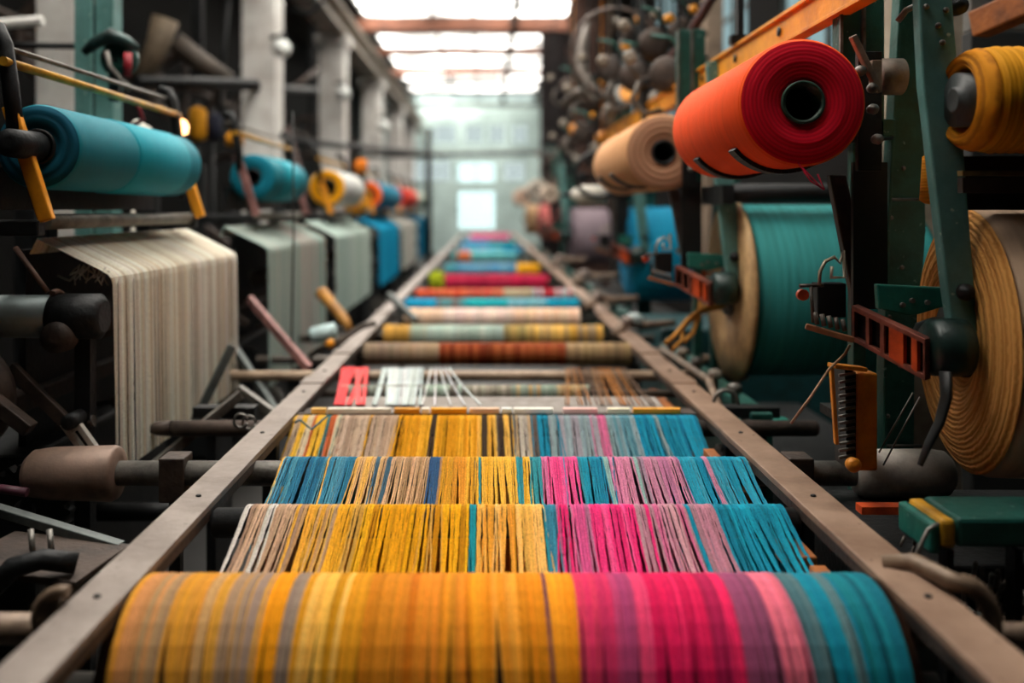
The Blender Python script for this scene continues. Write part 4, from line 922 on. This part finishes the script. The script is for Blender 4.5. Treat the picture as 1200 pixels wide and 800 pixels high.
# ------------------------------------------------------------------ right: warp beams, axis across
def warp_beam(c, r, L, body, face, label, rz=0, flange=None, hubc=CORE, rows=0, hubr=.3, stub=.12):
    x, y, z = c
    t = thing('warp_beam', (0, 0, 0), label, 'warp beam')
    ORG[t.name] = Vector((0, 0, 0))
    prof = [(0, r * hubr), (0, r * .9), (.01, r * .97), (.04, r)]
    if rows:
        nseg = rows
        for k in range(nseg):
            a_ = .04 + (L - .08) * k / nseg; b_ = .04 + (L - .08) * (k + 1) / nseg
            prof += [(a_ + (b_ - a_) * .15, r - .002), (a_ + (b_ - a_) * .5, r + .003), (a_ + (b_ - a_) * .85, r - .002)]
    prof += [(L - .04, r), (L, r * .95), (L, r * hubr)]
    MB().lathe((.03, 0, 0), (1, 0, 0), prof[2:], 96).build('wound_yarn', body, t)
    fm = MB(); pr = []
    nr = 26
    for k in range(nr + 1):
        q = k / nr; rr = r * hubr + (r * .985 - r * hubr) * q
        pr.append((.034 - (.05 * math.sin(PI * q) ** .7 if flange is None else 0) + (.006 * (k % 2) if flange is None else 0), rr))
    fm.lathe((0, 0, 0), (1, 0, 0), pr, 96); fm.f = [f for f in fm.f if len(f) == 4]; fm.sm = [True] * len(fm.f)
    fm.build('end_face', face, t)
    if flange:
        MB().lathe((0, 0, 0), (1, 0, 0), [(0, r * hubr), (0, r * 1.07), (.025, r * 1.07), (.025, r * hubr)], 96, closed=True).build('flange', flange, t)
    MB().lathe((-stub, 0, 0), (1, 0, 0), [(0, .03), (.0, .04), (stub - .02, .04), (stub - .02, r * hubr), (stub + .08, r * hubr), (L + .05, r * hubr), (L + .05, .04), (L + .15, .04)], 40).build('shaft', hubc, t)
    t.location = c; t.rotation_euler = (0, 0, rz)
    return t
bb1 = warp_beam((1.52, 3.05, CAMZ - .42), .43, 1.3, wound('beige_windings', '#b39880', freq=60, streak=.18), rings('beige_face', '#cd9650', '#b07a3c', 130, axis='X', dist=2.0, contrast=.7, bump=.6), 'huge beige yarn beam at the right edge with a golden layered end', rz=-math.radians(7), hubr=.28)
bb2 = warp_beam((1.34, 5.2, CAMZ - .44), .47, .95, wound('dark_teal_windings', '#358f8e', freq=50, streak=.3), rings('teal_end', '#1f6c68', '#114440', 30, axis='X'), 'dark teal yarn beam with a cream rim behind the green posts', flange=surf('cream_rim', '#c4a070', '#8c6c44', .6))
pr_ = thing('pressure_roller', (1.8, 4.95, CAMZ + .06), 'black roller lying just above the dark teal beam', 'roller')
MB().lathe((1.28, 4.95, CAMZ + .09), (1, 0, 0), [(0, .02), (.02, .05), (1.0, .05), (1.02, .02)], 24).build('tube', IRON, pr_)
MB().bb((1.22, 4.85, CAMZ + .03), (1.28, 5.3, CAMZ + .13)).build('mount', IRON, pr_)
bb3 = warp_beam((1.34, 9.05, CAMZ - .42), .45, .6, wound('bright_blue_windings', '#0f93bc', freq=40, streak=.15), rings('blue_end', '#0f7ca4', '#0a5878', 30, axis='X'), 'bright blue yarn beam in the middle of the right row')
bb4 = warp_beam((1.38, 15.7, CAMZ - .44), .47, .62, wound('grey_violet_windings', '#8c7c84', freq=30, streak=.3), rings('gv_end', '#6c6068', '#403840', 20, axis='X'), 'grey violet yarn beam beyond the bright blue one')
bb5 = warp_beam((1.36, 24.5, CAMZ - .3), .45, .55, wound('rose_windings', '#b8605c', freq=30, streak=.3), rings('rose_end', '#a05050', '#603030', 20, axis='X'), 'rose red yarn beam far down the right row')
bb6 = warp_beam((1.3, 31, CAMZ - .3), .5, .7, wound('tan_windings', '#b08c68', freq=30, streak=.3), rings('tan_end', '#9c7c5c', '#5c4834', 20, axis='X'), 'tan yarn beam, farthest in the right row')
yb = warp_beam((1.41, 2.78, CAMZ + .325), .155, .9, wound('golden_windings', '#e29a12', freq=150, streak=.15), rings('gold_face', '#d88c18', '#b06c10', 90, axis='X', dist=2), 'golden yellow yarn cone roll at the top right edge', rows=26, hubr=.52, stub=.03, hubc=surf('grey_core', '#3a4040', '#222626', .5))
yb['category'] = 'yarn roll'
# golden face hint hidden behind arm: second small roll behind the posts
tag(MB().lathe((1.435, 3.02, CAMZ + .1), (0, -.15, 1), [(-.08, .02), (-.07, .035), (.07, .035), (.08, .02)], 20).build('bobbin', wound('ochre_bob', '#c8861c', axis='Z', freq=200)), 'ochre bobbin tucked between the two green posts', 'bobbin')
# stands carrying the outer side of beams
bs = thing('beam_stand', (2.9, 3.1, 0), 'plain dark stand at the outer end of the huge beige beam', 'stand')
MB().bb((2.93, 2.82, 0), (3.0, 2.98, 1.42)).build('post', IRON, bs); MB().bb((2.3, 2.7, 2.15), (3.0, 2.86, 2.3)).bb((2.93, 2.75, 1.42), (3.0, 2.9, 2.3)).build('bearer', IRON, bs)
# horizontal olive rails above beige beam (top right)
tb2 = thing('guard_rail', (1.95, 2.8, CAMZ + .0), 'dark olive guard rails between the golden roll and the beige beam', 'rail')
MB().bb(W(1128, 200, 2.72), W(1128, 206, 2.72) + Vector((1.3, .03, 0))).build('upper_rail', surf('olive_brass', '#6c5a30', '#3c321c', .5, .2), tb2)
MB().bb(W(1128, 208, 2.76), W(1128, 226, 2.76) + Vector((1.3, .03, 0))).build('panel', IRONB, tb2)
MB().bb(W(1128, 183, 2.9), W(1128, 246, 2.9) + Vector((1.3, .01, 0))).build('back_sheet', CORE, tb2)
# upper right wall things
tag(MB().bar(W(1145, 30, 4.2), W(1260, -20, 3.8), .1, .12).build('timber_beam', WOODO, None, .01), 'brown timber beam end at the top right corner', 'beam')
tag(MB().bb((2.3, 4.46, 2.75), (2.8, 4.54, 3.4)).build('switch_cabinet', surf('grey_panel', '#605f5b', '#45443f', .6), None, .01), 'flat grey panel behind the golden roll at top right', 'panel')
tag(MB().bb((2.3, 4.45, 0), (3.4, 4.55, 2.75)).build('partition_screen', surf('dark_screen', '#1d1f1f', '#0e0f0f', .7), None, .01), 'black partition screen behind the golden roll and beige beam', 'screen')
# orange boom along the row
bm_ = thing('overhead_boom', (1.25, 6, CAMZ + .72), 'long orange boom with round holes running above the right rolls', 'boom')
MB().bb((1.235, 2.9, CAMZ + .70), (1.265, 9.6, CAMZ + .80)).bb((1.22, 2.9, CAMZ + .80), (1.28, 9.6, CAMZ + .815)).bb((1.22, 2.9, CAMZ + .685), (1.28, 9.6, CAMZ + .70)).build('boom', ORANGE, bm_, .002)
for i in range(9): MB().lathe((1.232, 3.25 + i * .7, CAMZ + .75), (-1, 0, 0), [(0, .02), (.005, .02), (.006, .001)], 14).build('hole_plug', CORE, bm_)
for y0 in (4.6, 7.6): MB().bb((1.2, y0, CAMZ + .815), (1.3, y0 + .06, CAMZ + .86)).bb((1.235, y0 + .01, CAMZ + .86), (1.265, y0 + .05, ROOF)).build('hanger', IRON, bm_)
pipe([W(838, -10, 6), W(805, 48, 6.3), W(760, 95, 7)], .035, surf('maroon_paint', '#4a2420', '#2c1412', .6), 'dark maroon brace slanting up beside the orange boom', 'brace', 'brace')

# tension heads: small brackets with wheel, lever, bobbin - many down the row
def tension_head(label):
    t = thing('yarn_tensioner', (0, 0, 0), label, 'tension head', 'tension heads above the right row')
    ORG[t.name] = Vector((0, 0, 0))
    MB().bar((0, 0, -.3), (0, 0, .25), .05, .05, (0, 1, 0)).bar((-.25, 0, .05), (.2, 0, .12), .03, .04).bar((0, 0, .25), (0, 0, 4.2), .02, .02, (0, 1, 0)).build('bracket', IRON, t, .004)
    MB().lathe((-.08, -.05, .1), (.2, 1, 0), [(0, .03), (0, .1), (.02, .12), (.03, .09), (.05, .12), (.07, .1), (.07, .03)], 30).build('wheel', IRONB, t)
    MB().tube([(-.25, -.02, .06), (-.3, -.04, -.06), (-.22, -.05, -.16), (-.1, -.05, -.14)], .018, 10).build('hook', BARD, t)
    MB().tube([(.05, 0, .2), (-.05, -.02, .34), (-.18, -.03, .36)], .014, 10).build('lever', GREEND, t)
    MB().lathe((.1, -.08, -.1), (0, 1, .2), [(0, .02), (.01, .06), (.14, .07), (.15, .03)], 22).build('guide_cone', surf('pale_cone', '#93887a', '#5c534a', .6), t)
    MB().lathe((.06, -.03, .3), (0, 1, 0), [(0, .015), (0, .035), (.05, .035)], 14).build('knob', ORANGE, t)
    MB().lathe((-.32, -.05, .22), (0, 1, 0), [(0, .03), (.02, .045), (.05, .045), (.06, .02)], 14).build('eyelet', surf('pale_cone', '#b8ab98'), t)
    return t
th = tension_head('iron tension head directly above the peach tan roll')
th.location = W(755, 105, 7.2)
for i, (px, py, D, rz, l) in enumerate([(775, 70, 6.8, .4, 'tension head just left of the maroon brace'), (725, 95, 8.2, -.3, 'tension head left of the peach tan roll'), (742, 60, 8.8, .9, 'tension head under the bright upper window'), (700, 130, 9.6, .2, 'tension head above the small off-white roll'), (690, 165, 11, -.5, 'tension head low beside the small off-white roll'), (668, 180, 13, .6, 'tension head beyond the off-white roll'), (672, 110, 13, 0, 'tension head before the brown pier'), (650, 195, 17, .3, 'tension head above the larger cream roll'), (795, 105, 6.2, -.2, 'tension head close to the far end of the orange red roll'), (805, 55, 7.4, .5, 'tension head between maroon brace and orange boom')]):
    c = dup(th, W(px, py, D), l, rz)
for px, py, D, rp, l in [(722, 62, 8.4, 52, 'thin brown hoop in front of the upper right window'), (700, 205, 8.2, 26, 'black hoop around the small off-white roll')]:
    tag(MB().tube(arcpts(W(px, py, D), ux, uz, rp / F * D, 0, 2 * PI, 36), .022, 8, False).tube([W(px, py - rp, D), Vector((W(px, py, D).x, D, ROOF))], .007, 6).build('hoop', surf('brown_hoop', '#5c4a42', '#36291f', .5) if rp > 30 else CORE), l, 'hoop')
t = thing('swan_neck', W(700, 110, 9.0), 'pale curved swan neck casting left of the hoop', 'casting')
MB().tube([W(690, 20, 9.4), W(682, 55, 9.2), W(680, 85, 9.1), W(690, 105, 9.0), W(712, 118, 8.9), W(735, 122, 8.8)], [.03, .05, .08, .08, .05, .03], 14).build('neck', surf('warm_grey_cast', '#5f554c', '#352e28', .5, .2), t)
MB().tube([W(660, 125, 9.2), W(678, 108, 9.1), W(690, 112, 9.0)], .05, 12).build('lug', surf('warm_grey_cast', '#7d7064'), t)
t = thing('guide_disc', W(742, 108, 7.9), 'round disc with a golden face among the tension heads', 'disc')
MB().lathe(W(738, 108, 7.9), (-.4, -1, .3), [(0, .12), (.02, .13), (.04, .12)], 30).build('rim', STEEL, t)
MB().lathe(W(738, 108, 7.85), (-.4, -1, .3), [(0, .09), (.02, .08)], 30).build('face', surf('gold_disc', '#f0a020', '#c87c10', .5), t)
for px, py, D, l in [(714, 130, 8.6, 'pale knob hanging under the guide disc'), (716, 80, 8.8, 'pale oval knob inside the brown hoop'), (672, 152, 12, 'amber knob beside the off-white hoop'), (705, 162, 8.8, 'orange cream bulb left of the peach tan roll')]:
    p = W(px, py, D)
    tag(MB().lathe(p - Vector((0, 0, .07)), (0, 0, 1), [(0, .01), (.02, .05), (.07, .065), (.12, .045), (.14, .01)], 18).tube([p + Vector((0, 0, .06)), p + Vector((0, 0, ROOF - p.z))], .007, 6).build('knob', surf('pale_cone', '#b8ab98') if 'pale' in l else surf('amber_knob', '#d88c2c', '#a86418', .5)), l, 'knob')

# parts on the far side: orange catch, yellow cords
t = thing('catch_lever', W(825, 300, 6.0), 'orange painted catch lever right of the bright blue beam', 'lever')
MB().prism([W(808, 298, 6.0), W(818, 296, 6.0), W(836, 310, 6.0), W(834, 322, 6.0), W(822, 326, 6.0), W(810, 312, 6.0)], (0, .06, 0)).build('catch', ORANGER, t, .006, fixn=True)
MB().tube([W(793, 295, 5.95), W(800, 291, 5.95), W(806, 300, 5.95), W(812, 310, 5.95)], .02, 10).build('claw', STEEL, t)
MB().tube([W(833, 303, 6.0), W(850, 312, 5.95), W(862, 322, 5.9)], .022, 10).build('link', surf('pale_cone', '#b8ab98'), t)
for i, (pts, l) in enumerate([([(852, 355), (825, 360), (805, 375), (792, 392), (780, 402)], 'upper yellow cord curving down to the right rail'), ([(850, 358), (818, 366), (800, 384), (799, 398), (788, 410)], 'middle yellow cord curving down to the right rail'), ([(822, 335), (820, 365), (812, 390), (802, 400)], 'pale yellow cord hanging almost straight down')]):
    tag(MB().tube([W(a_, b_, 5.2 - .05 * k) for k, (a_, b_) in enumerate(pts)], .013, 8).build('yarn_rope', surf('corn_yarn', '#c8924c', '#a06c30', .8)), l, 'cord')

# amber spring box + string + hook
t = thing('spring_box', (1.2, 3.05, CAMZ - .83), 'amber box with a bank of springs below the orange ratchet bar', 'box')
MB().prism([W(990, 430, 3.05), W(1003, 436, 3.05), W(1003, 548, 3.05), W(992, 548, 3.05)], (0, .1, 0)).build('side_plate', CORE, t, fixn=True)
MB().bb(W(1003, 437, 3.05), W(1029, 552, 3.05) + Vector((0, .14, 0))).build('casing', BOXY, t, .008)
MB().bar(W(974, 428, 3.02), W(980, 520, 3.04), .02, .012, (1, 0, 0)).bar(W(974, 428, 3.02), W(1012, 432, 3.04), .05, .014).build('bracket', BOXY, t, .003)
sp = MB()
for i in range(13): sp.tube([W(983, 440 + i * 8, 3.04), W(1002, 437 + i * 8, 3.04)], .0055, 6)
sp.build('springs', STEEL, t)
MB().lathe(W(998, 543, 3.0), (0, -1, 0), [(0, .022), (.02, .024), (.03, .015), (.031, 0)], 18).build('knob', BOXY, t)
MB().bb(W(1010, 500, 3.18), W(1024, 512, 3.18) + Vector((0, .4, 0))).build('mounting_arm', IRON, t)
tag(MB().tube([W(996, 404, 2.96), W(990, 415, 2.96), W(972, 432, 2.96), (W(950, 465, 2.98)), W(927, 496, 3.0)], .0045, 6).build('string', surf('string', '#b59a80', '#8c7058', .8)), 'slack beige string from the ratchet bar down to the black carrier block', 'string')
tag(MB().tube([W(1108, 435, 2.74), W(1109, 465, 2.73), W(1101, 495, 2.72), W(1088, 520, 2.72), W(1078, 545, 2.72)], [.03, .027, .024, .02, .014], 12, flat=.5).build('drag_hook', CORE), 'black curved drag strap resting against the beige beam end', 'hook')
for a_, b_, l in [((1070, 460), (1030, 530), 'thin grey tie wire behind the amber box, upper'), ((1078, 465), (1035, 545), 'thin grey tie wire behind the amber box, lower')]:
    tag(MB().tube([W(a_[0], a_[1], 3.1), W(b_[0], b_[1], 3.12)], .003, 6).build('tie_wire', STEEL), l, 'wire')
tag(MB().tube([W(940, 196, 2.97), W(958, 215, 2.96), W(966, 222, 2.96), W(958, 204, 2.97)], .0025, 5).tube([W(935, 190, 2.97), W(950, 212, 2.95), W(966, 222, 2.95)], .0025, 5).build('loose_thread', surf('red_thread', '#c01c38', '#8c1028', .8)), 'loose red threads dangling from the orange red roll', 'threads')

# lower right: green tray with amber end, dark mechanism
t = thing('green_tray', (1.35, 2.5, CAMZ - .98), 'dark green box beam with a yellow end at the lower right', 'beam')
MB().bb(W(1122, 607, 2.5), W(1122, 642, 2.5) + Vector((1.1, .2, 0))).build('beam', GREEND, t, .012)
MB().bb(W(1103, 609, 2.495), W(1121, 644, 2.495) + Vector((0, .2, 0))).build('yellow_end', YELP, t, .012)
MB().bb(W(1090, 613, 2.5), W(1103, 650, 2.5) + Vector((0, .2, 0))).build('green_cap', GREEN, t, .01)
MB().tube([W(1100, 613, 2.49), W(1088, 620, 2.49), W(1078, 640, 2.48), W(1072, 656, 2.48)], .006, 8).build('wire', STEEL, t)
for px in (1110, 1190): MB().bb(W(px, 645, 2.55), W(px + 8, 645, 2.55) + Vector((0, .05, -.9 + .0))).build('leg', IRON, t)
t = thing('gear_case', (1.6, 3.0, 0), 'dark gear case full of pale pins beneath the green box beam', 'gear case')
MB().bb((1.22, 2.75, .1), (2.6, 3.5, .86)).bb((1.2, 2.7, 0), (2.7, 3.6, .1)).build('case', IRON, t, .01)
MB().gear((1.35, 2.71, .62), (0, 1, 0), .14, 20, .05).build('gear', GREYM, t)
MB().gear((1.6, 2.70, .72), (0, 1, 0), .1, 14, .05).build('gear', STEEL, t)
pn = MB()
for i in range(26):
    px, py = random.uniform(1125, 1198), random.uniform(655, 720)
    pn.tube([W(px, py, 2.6), W(px + random.uniform(-8, 8), py + random.uniform(6, 22), 2.62)], random.uniform(.003, .008), 6)
pn.build('pins', STEEL, t)
pn = MB()
for i in range(12):
    px, py = random.uniform(1040, 1090), random.uniform(600, 660)
    pn.tube([W(px, py, 2.72), W(px + random.uniform(-8, 8), py + random.uniform(6, 18), 2.72)], random.uniform(.004, .01), 6)
pn.build('linkage', BARD, t)
MB().bb(W(1010, 594, 2.95), W(1085, 603, 2.95) + Vector((0, .05, 0))).build('orange_strip', ORANGER, t)
# bottom right stub roller and base units further down
cross_bar(2.2, .995, .965, 1.75, .028, BAR, 'short tan roller stub at the bottom right edge')
def base_unit(D0, D1, label, mat=GREEND):
    t = thing('machine_bed', (1.9, (D0 + D1) / 2, 0), label, 'loom base', 'dark loom bases under the right row')
    MB().bb((1.25, D0, 0), (2.2, D1, .55)).build('bed', IRON, t, .02)
    MB().bb((1.2, D0 + .1, .55), (1.3, D1 - .1, .98)).build('side_wall', mat, t, .01)
    MB().bb((1.12, D0 + .2, .86), (1.42, D0 + .32, .92)).build('lug', GREEN, t, .01)
    MB().lathe((1.18, (D0 + D1) / 2, .75), (1, 0, 0), [(-.06, .03), (-.06, .14), (-.02, .16), (.02, .16)], 30).build('hand_wheel', GREEND, t)
    MB().gear((1.16, D0 + .45, .62), (1, 0, 0), .13, 18, .04).build('gear', STEEL, t)
    MB().tube([(1.1, D0 + .3, .97), (1.15, D0 + .7, 1.02), (1.16, D1 - .4, .98)], .022, 10).build('link_rod', BAR, t)
    for i in range(5):
        MB().lathe((1.18, D0 + .3 + i * (D1 - D0 - .5) / 5, .98), (0, .2, 1), [(0, .02), (.05, .02), (.05, .035), (.09, .035), (.1, .01)], 12).build('valve', surf('pale_cone', '#b8ab98') if i % 2 else STEEL, t)
    return t
u1 = base_unit(4.15, 6.6, 'dark base beneath the teal beam')
ORG_u = (1.9, 5.375, 0)
for D, l in [(9.5, 'dark base beneath the bright blue beam'), (12.0, 'dark base beyond the bright blue beam'), (15.0, 'dark base beneath the grey violet beam'), (18.5, 'dark base past the grey violet beam'), (24, 'dark base beneath the rose beam')]:
    dup(u1, (1.9, D, 0), l)
# dark teal cabinet under the bright blue beam
tag(MB().bb((1.3, 6.95, 0), (2.6, 7.95, 1.02)).build('cabinet', surf('teal_cabinet', '#12484c', '#0a2a2e', .5), None, .02), 'dark teal cabinet below the bright blue beam', 'cabinet')
p = W(745, 374, 6.9)
tag(MB().lathe((p.x, p.y, p.z), (0, -1, 0), [(0, .03), (.02, .048), (.04, .04), (.05, .01)], 20).tube([(p.x, p.y, p.z), (p.x, p.y + .25, p.z)], .02, 8).build('dial', surf('dial_white', '#c8d8d8', '#a8b8b8', .4)), 'round pale dial on the teal cabinet', 'dial')
# iron clamps along the right rail (chain of tan castings)
for i, (px, py, D, l) in enumerate([(690, 325, 9.6, 'tan clamp on the right rail beside the turquoise roll'), (706, 352, 8.2, 'tan clamp on the right rail beside the cream roll'), (742, 382, 6.9, 'long tan clamp bar on the right rail beside the gold roll end'), (660, 305, 12.4, 'tan clamp on the right rail beside the crimson roll')]):
    p = W(px, py, D); s_ = .9
    t = thing('rail_clamp', (p.x, p.y, p.z - .1), l, 'clamp')
    MB().tube([p + Vector((-.16, -.1, -.06)), p + Vector((-.05, -.03, .03)), p + Vector((.1, .05, .0)), p + Vector((.32, .05, .02))], [.03, .04, .035, .025], 12).build('arm', surf('tan_casting', '#9a8472', '#5c4a3e', .5, .1), t)
    MB().lathe(p + Vector((-.05, -.05, .0)), (0, 0, 1), [(0, .04), (.06, .05), (.08, .03)], 16).build('cap', surf('pinkgrey_cast', '#a09088', '#6c5c54', .5, .1), t)
    MB().tube([p + Vector((-.1, -.02, -.1)), p + Vector((-.1, -.02, -.02))], .03, 10).build('foot', IRONB, t)

# ------------------------------------------------------------------ light and camera
world = bpy.data.worlds.new('world'); SC.world = world; world.use_nodes = True
world.node_tree.nodes['Background'].inputs[0].default_value = (.55, .7, .75, 1)
world.node_tree.nodes['Background'].inputs[1].default_value = .4
cam = bpy.data.cameras.new('camera'); co = bpy.data.objects.new('camera', cam); COL.objects.link(co)
co.location = (0, 0, CAMZ); co.rotation_euler = (PI / 2, 0, 0)
cam.sensor_width = 36; cam.lens = 36 * F / 1200
cam.shift_x = (600 - VX) / 1200; cam.shift_y = -(400 - VY) / 1200
cam.clip_end = 200; cam.clip_start = .05
cam.dof.use_dof = True; cam.dof.focus_distance = 3.15; cam.dof.aperture_fstop = .8; cam.dof.aperture_blades = 0
SC.camera = co
SC.view_settings.view_transform = 'Standard'; SC.view_settings.look = 'None'
SC.view_settings.exposure = 1.38; SC.view_settings.gamma = 1; SC.view_settings.use_curve_mapping = False
SC.cycles.use_denoising = True
SC.cycles.max_bounces = 6
